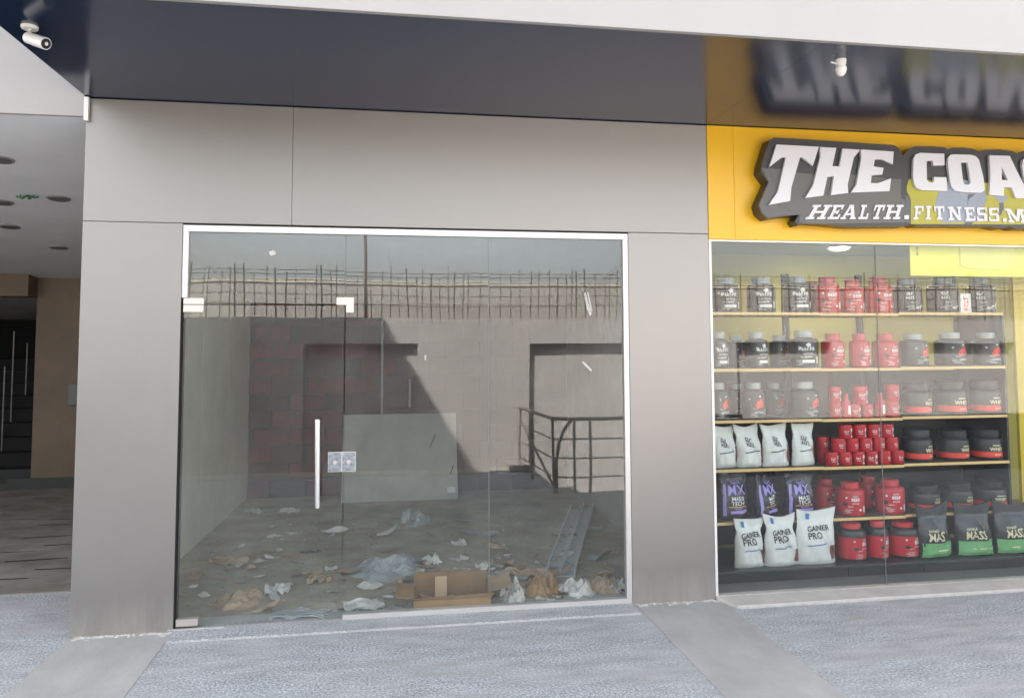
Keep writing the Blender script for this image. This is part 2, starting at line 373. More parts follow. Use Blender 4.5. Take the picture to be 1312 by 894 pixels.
for u, v, l in ((45, 718, .45), (15, 707, .4), (60, 688, .4), (8, 742, .3), (80, 698, .3), (80, 728, .4), (70, 672, .3), (20, 648, .25), (55, 638, .2), (85, 665, .3), (30, 665, .3)):
    p = PZ(u, v, .006); w_ = rm_.uniform(.008, .016); sl_ = rm_.uniform(-.02, .05)
    mk.add([(p.x-l/2, p.y-w_, .0085), (p.x+l/2, p.y-w_*.6+sl_, .0085), (p.x+l/2, p.y+w_*.6+sl_, .0085), (p.x-l/2, p.y+w_, .0085)], [(0, 1, 2, 3)])
tag(obj('floor_marks', mk, mat('scuff', (.03, .028, .025), .8)), 'dark scuff marks across the dusty passage floor', 'scuff marks', kind='stuff')

# ---- empty shop: walls, ceiling, glazing
YBK = 4.15
def ceil_box(name, x0, x1, y0, y1, z0, z1, m):
    return obj(name, MB().add([(x0,y0,z0),(x1,y0,z0),(x1,y1,z1),(x0,y1,z1),(x0,y0,ZS-.01),(x1,y0,ZS-.01),(x1,y1,ZS-.01),(x0,y1,ZS-.01)],
        [(0,1,2,3),(4,7,6,5),(0,4,5,1),(1,5,6,2),(2,6,7,3),(3,7,4,0)]), m, B)
ceil_box('ceiling', XP+.15, 2.16, .21, YBK+.3, 2.72, 2.2, ceil_m)
for i in range(4):
    y0 = .22+i*.99
    x0, x1 = -1.715+.033*i, -1.715+.033*(i+1)
    obj('wall_panel', MB().prism([(x0, y0+.003, .011), (x1, y0+.985, .011), (x1, y0+.985, 2.9), (x0, y0+.003, 2.9)], (-.02, 0, 0)),
        mat('grey_gloss_panel', (.64, .64, .56), .25, var=.08, scale=2.5), B)
part('partition_wall', (2.16, 2.2, .21, 8, 0, ZS-.02), plaster)
# brick back wall: every brick a piece
bw = part('brick_wall', (XP+.141, 2.159, YBK+.02, YBK+.2, 0, 2.7), mortar_m)
bm = MB().box(0, .385, -.0, .02, 0, .185).mesh('brick'); bm.materials.append(brick_m)
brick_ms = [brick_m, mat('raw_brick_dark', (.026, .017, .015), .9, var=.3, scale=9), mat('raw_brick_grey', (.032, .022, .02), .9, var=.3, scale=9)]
bms = []
for m in brick_ms:
    q = MB().box(0, .385, 0, .03, 0, .185).mesh('brick'); q.materials.append(m); bms.append(q)
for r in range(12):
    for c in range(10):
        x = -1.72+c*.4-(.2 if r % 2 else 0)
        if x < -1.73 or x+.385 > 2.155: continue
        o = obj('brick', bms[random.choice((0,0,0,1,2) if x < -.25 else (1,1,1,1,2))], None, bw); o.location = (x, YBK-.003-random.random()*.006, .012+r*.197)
for u, v0, v1 in ((490, 411, 545), (525, 485, 522)):
    a, b = PY(u, v0, YBK-.04), PY(u, v1, YBK-.04)
    obj('conduit', MB().tube([(a.x, YBK-.035, b.z), (a.x, YBK-.035, a.z)], .014, 8), mat('grey_conduit', (.45, .46, .45), .5), bw)
# glazing frame of the empty shop
GY0, GY1 = .024, .034
part('frame_rail', (XA+.001, XB-.001, .004, .058, ZT-.036, ZT+.004), alu, 'pale aluminium head rail')
part('frame_rail', (XA+.001, XA+.036, .005, .057, 2.045, ZT-.037), alu, 'short pale frame upright above the door')
part('frame_rail', (XB-.036, XB-.001, .005, .057, .045, ZT-.037), alu, 'pale frame upright at the right of the empty shopfront')
XD = PY(440, 600, 0).x
part('frame_rail', (XD+.004, XB-.001, .004, .058, .014, .044), alu, 'pale bottom channel under the fixed glass')
part('glass_pane', (XA+.037, XD-.002, GY0, GY1, 2.008, ZT-.037), glass_a, 'transom glass over the door')
part('glass_pane', (XD+.002, XM-.002, GY0, GY1, .045, ZT-.037), glass_a, 'middle fixed glass pane')
part('glass_pane', (XM+.002, XB-.037, GY0, GY1, .045, ZT-.037), glass_a, 'right fixed glass pane')
seal = mat('grey_sealant', (.22, .23, .22), .5)
part('seal', (XM-.0018, XM+.0018, GY0+.001, GY1-.001, .046, ZT-.038), seal)
part('seal', (XD-.0018, XD+.0018, GY0+.001, GY1-.001, 2.01, ZT-.038), seal)
door = box('door', (XA+.012, XD-.004, GY0, GY1, .024, 2.000), glass_a, B); door['label'] = 'frameless glass door with long steel pull'
p0, p1 = PY(407, 537, -.05), PY(407, 650, -.05)
h = MB().tube([(p0.x, -.06, p0.z), (p1.x, -.06, p1.z)], .0165, 14)
for z in (p0.z-.09, p1.z+.09): h.tube([(p0.x, -.06, z), (p0.x, .0235, z)], .008, 8)
obj('handle', h, steel, door, smooth=True)
patch_m = mat('satin_patch', (.62, .58, .52), .35, .5)
l0, l1 = PY(421, 580, .01), PY(455, 603, .01); xm = (l0.x+l1.x)/2
for a, b in ((l0.x, xm-.003), (xm+.003, l1.x)):
    lk = box('lock', (a, b, .008, .0238, l1.z, l0.z), mat('worn_lock', (.30, .32, .35), .4, .5, var=.45, scale=45), door if a < XD-.02 else B, bevel=.003)
    obj('lock_rim', MB().box(a-.003, b+.003, .012, .0236, l1.z-.003, l0.z+.003), white_pl, lk)
    obj('cylinder', MB().tube([((a+b)/2, .008, (l0.z+l1.z)/2), ((a+b)/2, .001, (l0.z+l1.z)/2)], .014, 12), steel, lk)
part('patch_fitting', (XA+.0125, XA+.135, .006, .05, 2.004, 2.042), patch_m)
box('patch_fitting', (XA+.0126, XA+.133, .0065, .05, 1.955, 1.999), patch_m, door)
part('patch_fitting', (XD-.055, XD+.055, .006, .05, 2.004, 2.052), patch_m)
part('patch_fitting', (XD+.006, XD+.055, .0062, .05, 1.955, 2.0035), patch_m)
box('patch_fitting', (XA+.0126, XA+.14, .0066, .05, .03, .072), patch_m, door)
# masonry smears on the glass
for pts in ([(748, 376), (750, 374), (758, 402), (756, 405), (752, 396)], [(752, 374), (754, 375), (759, 398), (757, 399)], [(745, 464), (748, 463), (759, 474), (757, 476)], [(344, 323), (352, 320), (354, 326), (347, 328)], [(544, 455), (546, 455), (546, 461), (544, 461)]):
    obj('paint_smear', MB().prism([PY(u, v, GY0-.0012) for u, v in pts], (0, .001, 0)), mat('smear_white', (.5, .5, .46), .9, var=.3, scale=60), B)

# ---- supplement shop: glazing, room
part('frame_rail', (XQ+.002, XQ+.02, .003, .05, .0285, 2.477), white_pl, 'slim white upright beside the display window')
part('frame_rail', (XQ+.021, XR, .003, .05, 2.464, 2.476), white_pl, 'slim white head rail of the display window')
XG = PY(1129, 560, .03).x
xs_ = [XQ+.021, XG, XG+2.05, XR]
for a, b in zip(xs_, xs_[1:]):
    part('glass_pane', (a+.0015, b-.0015, GY0, GY1, .0285, 2.463), glass_b)
part('seal', (XG-.0013, XG+.0013, GY0+.001, GY1-.001, .03, 2.45), seal)
part('room_wall', (2.201, XR, 2.6, 2.75, .0, 3.1), int_yellow, 'mustard back wall of the supplement shop')
part('room_wall', (2.2005, 2.232, .21, 2.6, 0.0, 3.1), int_yellow)
part('room_wall', (XR, XR+.15, .05, 2.75, 0, 3.1), int_yellow)
part('ceiling', (2.233, XR, .21, 2.599, 2.7, 2.78), mat('shop_ceiling', (.5, .49, .42), .8))
yp = PY(1304, 500, .8).x
part('pilaster', (yp, yp+.5, .8, .83, .012, 2.699), mat('yellow_board', (.62, .47, .02), .5), 'yellow board upright at the end of the shelves')
lp = PZ(1075, 316, 2.7)
t = thing('ceiling_lamp', 'round lit lamp on the supplement shop ceiling', 'lamp', (lp.x, lp.y, 2.7))
obj('rim', MB().lathe([(.08, -.012), (.112, -.014), (.118, -.002), (.08, -.001)], 28), white_pl, t)
obj('lit_disc', MB().lathe([(.001, -.04), (.05, -.037), (.085, -.025), (.1, -.004), (.001, -.003)], 28), emit_mat('lamp_glow', (1, .96, .86), 5), t)
pl = bpy.data.lights.new('lamp_light', 'AREA'); pl.shape = 'DISK'; pl.size = .2; pl.energy = 7; pl.color = (1, .93, .78)
po = bpy.data.objects.new('lamp_light', pl); COL.objects.link(po); po.parent = t; po.location = (0, 0, -.02)

# sills
def sill(x0, x1, m, h, dep, ch):
    mb = MB().add([(x0,-.001,0.0),(x1,-.001,0.0),(x1+0,-dep,0.0),(x0+ch,-dep,0.0),(x0,-.001,h),(x1,-.001,h),(x1,-dep,h*.75),(x0+ch,-dep,h*.75)],
                  [(0,1,2,3),(4,7,6,5),(0,4,5,1),(1,5,6,2),(2,6,7,3),(3,7,4,0)])
    return mb
o = obj('door_sill', sill(XA+.004, XB-.004, granite, .014, .17, 0), granite, B)
part('door_sill', (XA+.004, XB-.004, 0.0, .2, -.01, .0138), granite)
part('mortar_joint', (XA-.01, XB+.0, -.1755, -.171, 0, .004), mat('white_mortar', (.55, .54, .52), .9, var=.15, scale=20))
part('track_strip', (XA-.03, XA+.30, -.012, .004, .0141, .019), mat('white_mortar', (1, 1, 1)))
pale_sill = mat('cream_stone', (.60, .565, .52), .7, var=.12, scale=5, detail=9)
obj('window_sill', sill(XQ+.004, XR, pale_sill, .026, .18, .07), pale_sill, B)
part('window_sill', (XQ+.004, XR, 0.0, .06, -.01, .028), pale_sill)
part('mortar_joint', (XQ+.08, XR, -.188, -.181, 0, .006), MATS['white_mortar'])
part('room_wall', (2.2, XR, 2.76, 2.8, 0, 3.2), dark_gap)
part('outer_wall', (-9.2, XR+.2, 11.9, 12.1, 0, 3.7), white_pan)
part('outer_wall', (XR+.16, XR+.3, -.0, 11.9, 0, 3.7), white_pan)

# ================================================================== security cameras
p = PZ(38, 34, ZS); t = thing('security_camera', 'white bullet security camera under the left end of the charcoal canopy', 'camera', (p.x, p.y, ZS)); t.scale = (.76,)*3
obj('mount', MB().lathe([(.001, -.022), (.045, -.02), (.05, -.012), (.05, 0), (.001, 0)], 24), white_pl, t, smooth=True)
obj('bracket', MB().tube([(0, 0, -.015), (0, 0, -.05), (.02, -.02, -.075)], .018, 12), white_pl, t, smooth=True)
ax = Vector((.75, -.38, -.32)).normalized(); c0 = Vector((.0, 0, -.078)); c1 = c0+ax*.14
bd = obj('housing', MB().tube([c0-ax*.012, c0, c1], .036, 20), white_pl, t, smooth=True)
obj('hood', MB().tube([c0+ax*.05, c1+ax*.012], .0385, 20).tube([c0+ax*.0, c0+ax*.004], .02, 12), white_pl, t, smooth=True)
obj('lens', MB().tube([c1+ax*.0125, c1+ax*.014], .033, 20), black_gl, t)
obj('lens_ring', MB().tube([c1+ax*.0142, c1+ax*.017], .012, 14), steel, t)
p = PZ(1077, 77, ZS); t = thing('security_camera', 'small white dome camera hanging from the canopy above the yellow sign panel', 'camera', (p.x, p.y, ZS)); t.scale = (.74,)*3
obj('mount', MB().lathe([(.001, -.05), (.03, -.05), (.038, -.03), (.04, 0), (.001, 0)], 20), white_pl, t, smooth=True)
obj('dome', MB().lathe([(.001, -.125), (.018, -.12), (.034, -.1), (.041, -.075), (.038, -.055), (.03, -.051), (.001, -.051)], 20), white_pl, t, smooth=True)
obj('antenna', MB().tube([(-.03, 0, -.03), (-.085, -.01, -.026)], .006, 8), white_pl, t)

# ================================================================== shop sign
SY = -.115
def zo(ox, oy, s): return lambda pts: [(ox+a/s, oy+b/s) for a, b in pts]
zA, zB, zC = zo(960, 160, 6.383), zo(1050, 170, 8.747), zo(1160, 180, 8.632)
zH, zFt = zo(1020, 250, 8.747), zo(1160, 250, 8.632)
sg = thing('shop_sign', 'raised black shop sign with painted lime reflection and big white letters on yellow panel', 'sign')
def W3(pts, y=SY): return [PY(u, v, y) for u, v in pts]
sign_bk = mat('sign_black', (.035, .033, .034), .35)
edge = zA([(500, 800), (400, 822), (372, 790), (405, 735), (280, 748), (150, 770), (95, 720), (75, 655), (155, 470), (95, 385), (100, 330), (165, 125), (200, 105), (350, 112)]) + \
    zB([(300, 105), (600, 125), (830, 138), (890, 170), (925, 235), (938, 262), (955, 232), (1000, 190), (1060, 160)]) + \
    zC([(120, 66), (300, 66), (430, 76), (470, 96), (520, 80), (640, 80), (740, 92), (830, 126), (870, 102), (1050, 100), (1180, 117), (1230, 142), (1300, 118), (1450, 118), (1560, 150), (1600, 190), (1600, 940)]) + \
    zFt([(1560, 372), (1220, 372), (1150, 345), (1080, 370), (940, 345), (700, 345), (400, 342), (130, 342), (70, 318)]) + [(1160, 290), (1090, 290.5)]
obj('sign_box', MB().prism(W3(edge), (0, -SY-.006, 0)), sign_bk, sg)
# overlaid reflection painted flat on the face: grey below, lime to the right
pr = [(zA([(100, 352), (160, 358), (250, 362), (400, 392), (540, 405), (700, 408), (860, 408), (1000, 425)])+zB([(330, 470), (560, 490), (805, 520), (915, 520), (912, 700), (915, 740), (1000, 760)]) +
       [(1163, 285), (1040, 287), (1024, 285)]+zA([(415, 735), (280, 742), (155, 762), (102, 715), (82, 655), (160, 470)]), (.115, .112, .10), .001, 'refl_grey'),
      (zC([(40, 430), (80, 425), (440, 450), (850, 470), (1590, 475), (1590, 930), (60, 925), (60, 650), (15, 560), (15, 510)]), (.40, .36, .03), .0012, 'refl_lime'),
      (zC([(430, 470), (600, 430), (860, 470), (880, 560), (905, 640), (870, 740), (850, 900), (400, 910), (330, 740), (345, 620)]), (.27, .30, .35), .0018, 'refl_slate'),
      (zC([(960, 600), (1090, 600), (1140, 640), (1080, 690), (1020, 670)]), (.33, .36, .38), .0018, 'refl_slate'),
      (zC([(1040, 690), (1085, 690), (1090, 740), (1060, 820), (1000, 880), (985, 900), (1040, 800)]), (.1, .1, .12), .0024, 'refl_dark'),
      (zC([(690, 600), (780, 590), (700, 650), (690, 720)]), (.13, .14, .16), .0024, 'refl_dark'),
      (zFt([(660, 300), (760, 300), (720, 328), (660, 328)]), (.1, .1, .12), .0024, 'refl_dark'),
      (zC([(0, 600), (60, 650), (55, 690), (50, 925), (-2, 900)]), (.05, .045, .05), .0024, 'refl_dark')]
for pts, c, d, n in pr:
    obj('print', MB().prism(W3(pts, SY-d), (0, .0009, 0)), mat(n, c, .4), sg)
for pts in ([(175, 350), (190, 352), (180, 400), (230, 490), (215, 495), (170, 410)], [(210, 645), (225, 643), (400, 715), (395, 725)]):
    obj('print', MB().prism(W3(zA(pts), SY-.0025), (0, .0009, 0)), mat('refl_dark', (0, 0, 0)), sg)  # dark swirls of the same painted reflection
let_m = mat('sign_white', (.68, .67, .69), .35)
T_ = zA([(225,162),(570,180),(520,335),(430,265),(415,270),(345,510),(335,622),(160,655),(235,545),(300,268),(265,268),(165,345)])
H_ = zA([(580,182),(583,260),(525,490),(458,598),(605,580),(640,425),(695,420),(668,575),(810,558),(805,490),(855,270),(908,205),(765,195),(738,340),(680,338),(712,190)])
E_ = zB([(465,190),(832,213),(822,355),(700,300),(618,302),(608,380),(718,395),(705,470),(585,478),(575,565),(655,567),(803,512),(785,655),(355,672),(415,580),(470,285)])
C_ = zC([(165,138),(430,148),(435,275),(308,278),(305,225),(235,228),(240,440),(258,462),(300,465),(318,448),(318,405),(455,408),(465,560),(180,550),(125,525),(95,470),(85,380),(92,200),(115,155)])
O_ = zC([(530,155),(720,158),(780,175),(815,215),(862,400),(880,520),(875,555),(835,580),(650,572),(560,558),(520,525),(495,450),(470,250),(475,190),(495,163)])
Oi = zC([(615,245),(688,245),(705,340),(722,470),(700,490),(655,488),(640,460),(625,340)])
A_ = zC([(930,165),(1155,172),(1235,340),(1390,640),(1225,640),(1175,520),(1092,520),(1090,615),(930,600),(940,420)])
Ai = zC([(1065,290),(1068,438),(1135,440)])
C2 = zC([(1400,172),(1560,180),(1560,300),(1470,300),(1460,260),(1410,270),(1420,470),(1500,480),(1510,430),(1590,440),(1590,600),(1400,600),(1340,540),(1310,400),(1292,280),(1300,215),(1340,180)])
def letter(name, outer, inner=None):
    if inner is None:
        return obj(name, MB().prism(W3(outer, SY-.022), (0, .0205, 0)), let_m, sg)
    n = len(outer)                                        # ring: bridge outer and inner by a keyhole slit
    o3, i3 = outer, inner
    k = min(((a, b) for a in range(len(o3)) for b in range(len(i3))), key=lambda q: (o3[q[0]][0]-i3[q[1]][0])**2+(o3[q[0]][1]-i3[q[1]][1])**2)
    def area(p): return sum(p[i][0]*p[(i+1) % len(p)][1]-p[(i+1) % len(p)][0]*p[i][1] for i in range(len(p)))
    if area(o3)*area(i3) > 0: i3 = i3[::-1]; k = (k[0], len(i3)-1-k[1])
    path = o3[k[0]:]+o3[:k[0]+1]+i3[k[1]:]+i3[:k[1]+1]
    return obj(name, MB().prism(W3(path, SY-.022), (0, .0205, 0)), let_m, sg)
for n, a, b in (('letter', T_, None), ('letter', H_, None), ('letter', E_, None), ('letter', C_, None), ('letter', O_, Oi), ('letter', A_, Ai), ('letter', C2, None)):
    letter(n, a, b)
# small slab letters as strokes in a unit box
def stem(x, w=.2, s=.11, y0=0, y1=1, top=True, bot=True):
    q = [[(x-w/2, y0), (x+w/2, y0), (x+w/2, y1), (x-w/2, y1)]]
    if bot: q.append([(x-w/2-s, 0), (x+w/2+s, 0), (x+w/2+s, .15), (x-w/2-s, .15)])
    if top: q.append([(x-w/2-s, .85), (x+w/2+s, .85), (x+w/2+s, 1), (x-w/2-s, 1)])
    return q
def bar(x0, x1, y0, y1): return [[(x0, y0), (x1, y0), (x1, y1), (x0, y1)]]
def seg(x0, y0, x1, y1, w=.22): return [[(x0-w/2, y0), (x0+w/2, y0), (x1+w/2, y1), (x1-w/2, y1)]]
GL = {'H': stem(.22)+stem(.78)+bar(.3, .7, .43, .58),
      'E': stem(.26, .24, .14, top=False, bot=False)+bar(.02, .95, 0, .16)+bar(.02, .92, .84, 1)+bar(.8, .95, .1, .34)+bar(.78, .92, .68, .9)+bar(.3, .66, .43, .58)+bar(.58, .7, .36, .66),
      'F': stem(.28, .24, .16, top=False)+bar(.02, .98, .84, 1)+bar(.82, .98, .62, .9)+bar(.3, .68, .42, .57)+bar(.6, .72, .34, .66),
      'A': seg(.16, .05, .5, .98, .16)+seg(.82, .05, .56, .98, .22)+bar(.28, .72, .28, .42)+bar(0, .34, 0, .14)+bar(.62, 1, 0, .14)+bar(.38, .66, .86, 1),
      'L': stem(.32, .26, .16, bot=False)+bar(.04, .98, 0, .16)+bar(.82, .98, .1, .4),
      'T': stem(.5, .26, .16, top=False)+bar(.0, 1, .84, 1)+bar(0, .15, .6, .9)+bar(.85, 1, .6, .9),
      'I': stem(.5, .42, .2), '.': bar(.1, .9, 0, .28),
      'N': stem(.2, .17, .12)+stem(.82, .15, .1, bot=False)+seg(.82, 0, .2, 1, .26),
      'S': bar(.12, .9, .84, 1)+bar(.06, .32, .56, .94)+bar(.1, .86, .43, .6)+bar(.68, .95, .08, .5)+bar(.06, .9, 0, .16)+bar(.0, .14, .0, .34)+bar(.84, .96, .68, 1),
      'M': stem(.14, .13, .1)+stem(.86, .17, .1)+seg(.52, .1, .2, 1, .2)+seg(.5, .1, .8, 1, .18)}
def sletter(ch, x0, x1, yb, yt, shear=0, tilt=0):         # pixel box of the letter on the sign
    mb = MB()
    for i, q in enumerate(GL[ch]):
        pts = [(x0+(x1-x0)*a+shear*b, yb+(yt-yb)*b+tilt*(x1-x0)*a) for a, b in q]
        mb.prism(W3(pts, SY-.0075-.0004*i), (0, .0045, 0))
    obj('small_letter', mb, let_m, sg)
for ch, a, b, sh in (('H', 100, 325, 90), ('E', 345, 480, 75), ('A', 495, 665, 40), ('L', 690, 800, 40), ('T', 835, 950, 55), ('H', 975, 1165, 45), ('.', 1205, 1270, 8)):
    q = zH([(a, 270), (b, 110)]); sletter(ch, q[0][0], q[1][0], q[0][1], q[1][1], sh/8.747)
for ch, a, b, yb, yt, sh in (('F', 85, 190, 270, 120, 15), ('I', 215, 290, 270, 120, 5), ('T', 325, 435, 272, 122, -6), ('N', 480, 630, 277, 128, -12), ('E', 665, 785, 285, 135, -15),
                             ('S', 795, 915, 287, 137, -12), ('S', 930, 1048, 292, 142, -14), ('.', 1075, 1125, 295, 150, 0), ('M', 1150, 1345, 300, 150, -50)):
    q = zFt([(a, yb), (b, yt)]); sletter(ch, q[0][0], q[1][0], q[0][1], q[1][1], sh/8.632, .03 if ch == 'M' else 0)

# ================================================================== poster inside the shop
PYP = .13
a, b = PY(1166, 300, PYP), PY(1420, 356, PYP)
po = thing('poster', 'lime yellow poster printed with a pale tub, hanging high behind the shop glass', 'poster', ((a.x+b.x)/2, PYP+.01, b.z))
box('sheet', (a.x-po.location.x, b.x-po.location.x, 0, .004, 0, .36), mat('lime_poster', (.78, .74, .06), .5), po)
def disc_poly(cx, z0, z1, w, bulge): return [(cx-w, z1), (cx-w, z0+bulge)]+[(cx-w*math.cos(t), z0+bulge-bulge*math.sin(t)) for t in [i*math.pi/10 for i in range(1, 10)]]+[(cx+w, z0+bulge), (cx+w, z1)]
c = PY(1265, 330, PYP); q = disc_poly(c.x-po.location.x, PY(1265, 346, PYP).z-b.z, .35, .235, .04)
obj('print', MB().prism([(x, -.001, z) for x, z in q], (0, .0008, 0)), mat('lime_print', (.60, .56, .05), .5), po)
q = [(x*.985+.006, z+.006) for x, z in q]
obj('print', MB().prism([(x, -.002, z) for x, z in q], (0, .0008, 0)), mat('lime_print_pale', (.80, .75, .14), .5), po)
box('print', (c.x-po.location.x-.14, c.x-po.location.x+.14, -.003, -.0022, .27, .33), mat('print_cap', (.3, .32, .2), .5), po)
vs, fs, w = text_tris('#9'); hh = .02
mb = MB(); mb.add([(a.x-po.location.x+.07-v[1]*hh, -.001, .22+v[0]*hh) for v in vs], fs); obj('print', mb, mat('print_ink', (.05, .05, .02), .6), po)

# ================================================================== display racks
RY0, RY1 = .45, .95
SH = {'top': 1.985, 'second': 1.555, 'third': 1.165, 'fourth': .80, 'fifth': .41}
xu = [2.30, PY(1051, 450, RY0).x, PY(1153, 450, RY0).x, PY(1287, 450, RY0).x]
rl = ['left of three black display racks behind the shop glass', 'middle of three black display racks behind the shop glass', 'right of three black display racks behind the shop glass']
TB = .018
for i in range(3):
    x0, x1 = xu[i]+.002, xu[i+1]-.002; off = (0.0, -.004, .004)[i]
    t = thing('display_rack', rl[i], 'shelf', ((x0+x1)/2, (RY0+RY1)/2, .012), 'black display racks'); ox, oy, oz = t.location
    for n, z in SH.items():
        z += off
        s = box('shelf', (x0-ox, x1-ox, RY0+.004-oy, RY1-oy, z-TB-oz, z-oz), mat('dark_shelf', (.09, .085, .075), .6), t)
        obj('wooden_edge', MB().box(x0-ox-.001, x1-ox+.001, RY0-.004-oy, RY0+.0035-oy, z-TB-.002-oz, z-oz+.001), wood_edge, s)
    for x in (x0+.012, x1-.012):
        box('upright', (x-.012-ox, x+.012-ox, RY1+.001-oy, RY1+.03-oy, 0, 2.32), black_m, t)
    if i == 2: box('end_panel', (x1+.001-ox, x1+.02-ox, RY0+.01-oy, RY1+.03-oy, 0, 1.97), black_m, t)
    box('back_panel', (x0+.03-ox, x1-.03-ox, RY1+.002-oy, RY1+.012-oy, .1, 1.5), black_m, t)
BZ = .098
t = thing('display_plinth', 'long low black plinth along the foot of the shop window', 'plinth', (3.8, .3, .012)); ox, oy, oz = t.location
xe = [2.33, PY(1087, 730, .3).x, PY(1184, 725, .3).x, 5.6]
for i in range(3): box('drawer_front', (xe[i]+.002-ox, xe[i+1]-.002-ox, 0, .02, 0, BZ-.02-oz), black_m, t, bevel=.002)
for i in range(3): box('top_board', (xe[i]+.001-ox, xe[i+1]-.001-ox, -.012, .6, BZ-.0195-oz, BZ-oz), mat('black_top', (.05, .055, .058), .3), t, bevel=.003)
box('carcass', (2.34-ox, 5.59-ox, .021, .59, 0, BZ-.02-oz), black_m, t)

# ================================================================== products
ink = lambda n, c, r=.5: mat(n, c, r)
WHT, CREAM, REDI, DRK, SIL = ink('ink_white', (.8, .8, .78)), ink('ink_cream', (.78, .70, .45)), ink('ink_red', (.75, .06, .04)), ink('ink_dark', (.03, .03, .035)), ink('ink_silver', (.6, .58, .55), .3)
PUR, BLU, GRN, ORG = ink('ink_violet', (.36, .30, .72)), ink('ink_blue', (.05, .18, .5)), ink('ink_green', (.16, .42, .17)), ink('ink_orange', (.7, .35, .05))
tub_dark = mat('tub_charcoal', (.035, .038, .042), .3); tub_red = mat('tub_red', (.50, .022, .035), .32, var=.05, scale=20); lid_dark = mat('lid_black', (.02, .02, .022), .4)
lid_red = mat('lid_red', (.55, .045, .05), .35); lid_grey = mat('lid_grey', (.34, .36, .36), .4)

def wrap(mb, pts2, fs, r, d=.0012, yaw=0):                  # flat (arc, z) points laid round a tub of radius r, facing -y at arc 0
    mb.add([((r+d)*math.sin(s/r+yaw), -(r+d)*math.cos(s/r+yaw), z) for s, z in pts2], fs)
def wtext(mb, s, r, z, h, arc=0, d=.0016, squeeze=1.0, bold=.03):
    vs, fs, w = text_tris(s, bold); wrap(mb, [(arc+v[0]*h*squeeze, z+v[1]*h) for v in vs], fs, r, d)
def wrect(mb, r, a0, a1, z0, z1, d=.001, slant=0):
    n = max(2, int(abs(a1-a0)/r/.2)+1); pts = []; fs = []
    for i in range(n+1):
        a = a0+(a1-a0)*i/n; pts += [(a, z0), (a+slant, z1)]
    for i in range(n): fs.append((2*i, 2*i+2, 2*i+3, 2*i+1))
    wrap(mb, pts, fs, r, d)
def wblob(mb, r, a, z, w, h, seed, d=.0012):
    rr = random.Random(seed); n = 14; pts = [(a, z)]
    for i in range(n): k = rr.uniform(.65, 1.1); pts.append((a+w*k*math.cos(i*6.2832/n), z+h*k*math.sin(i*6.2832/n)))
    wrap(mb, pts, [(0, 1+i, 1+(i+1) % n) for i in range(n)], r, d)

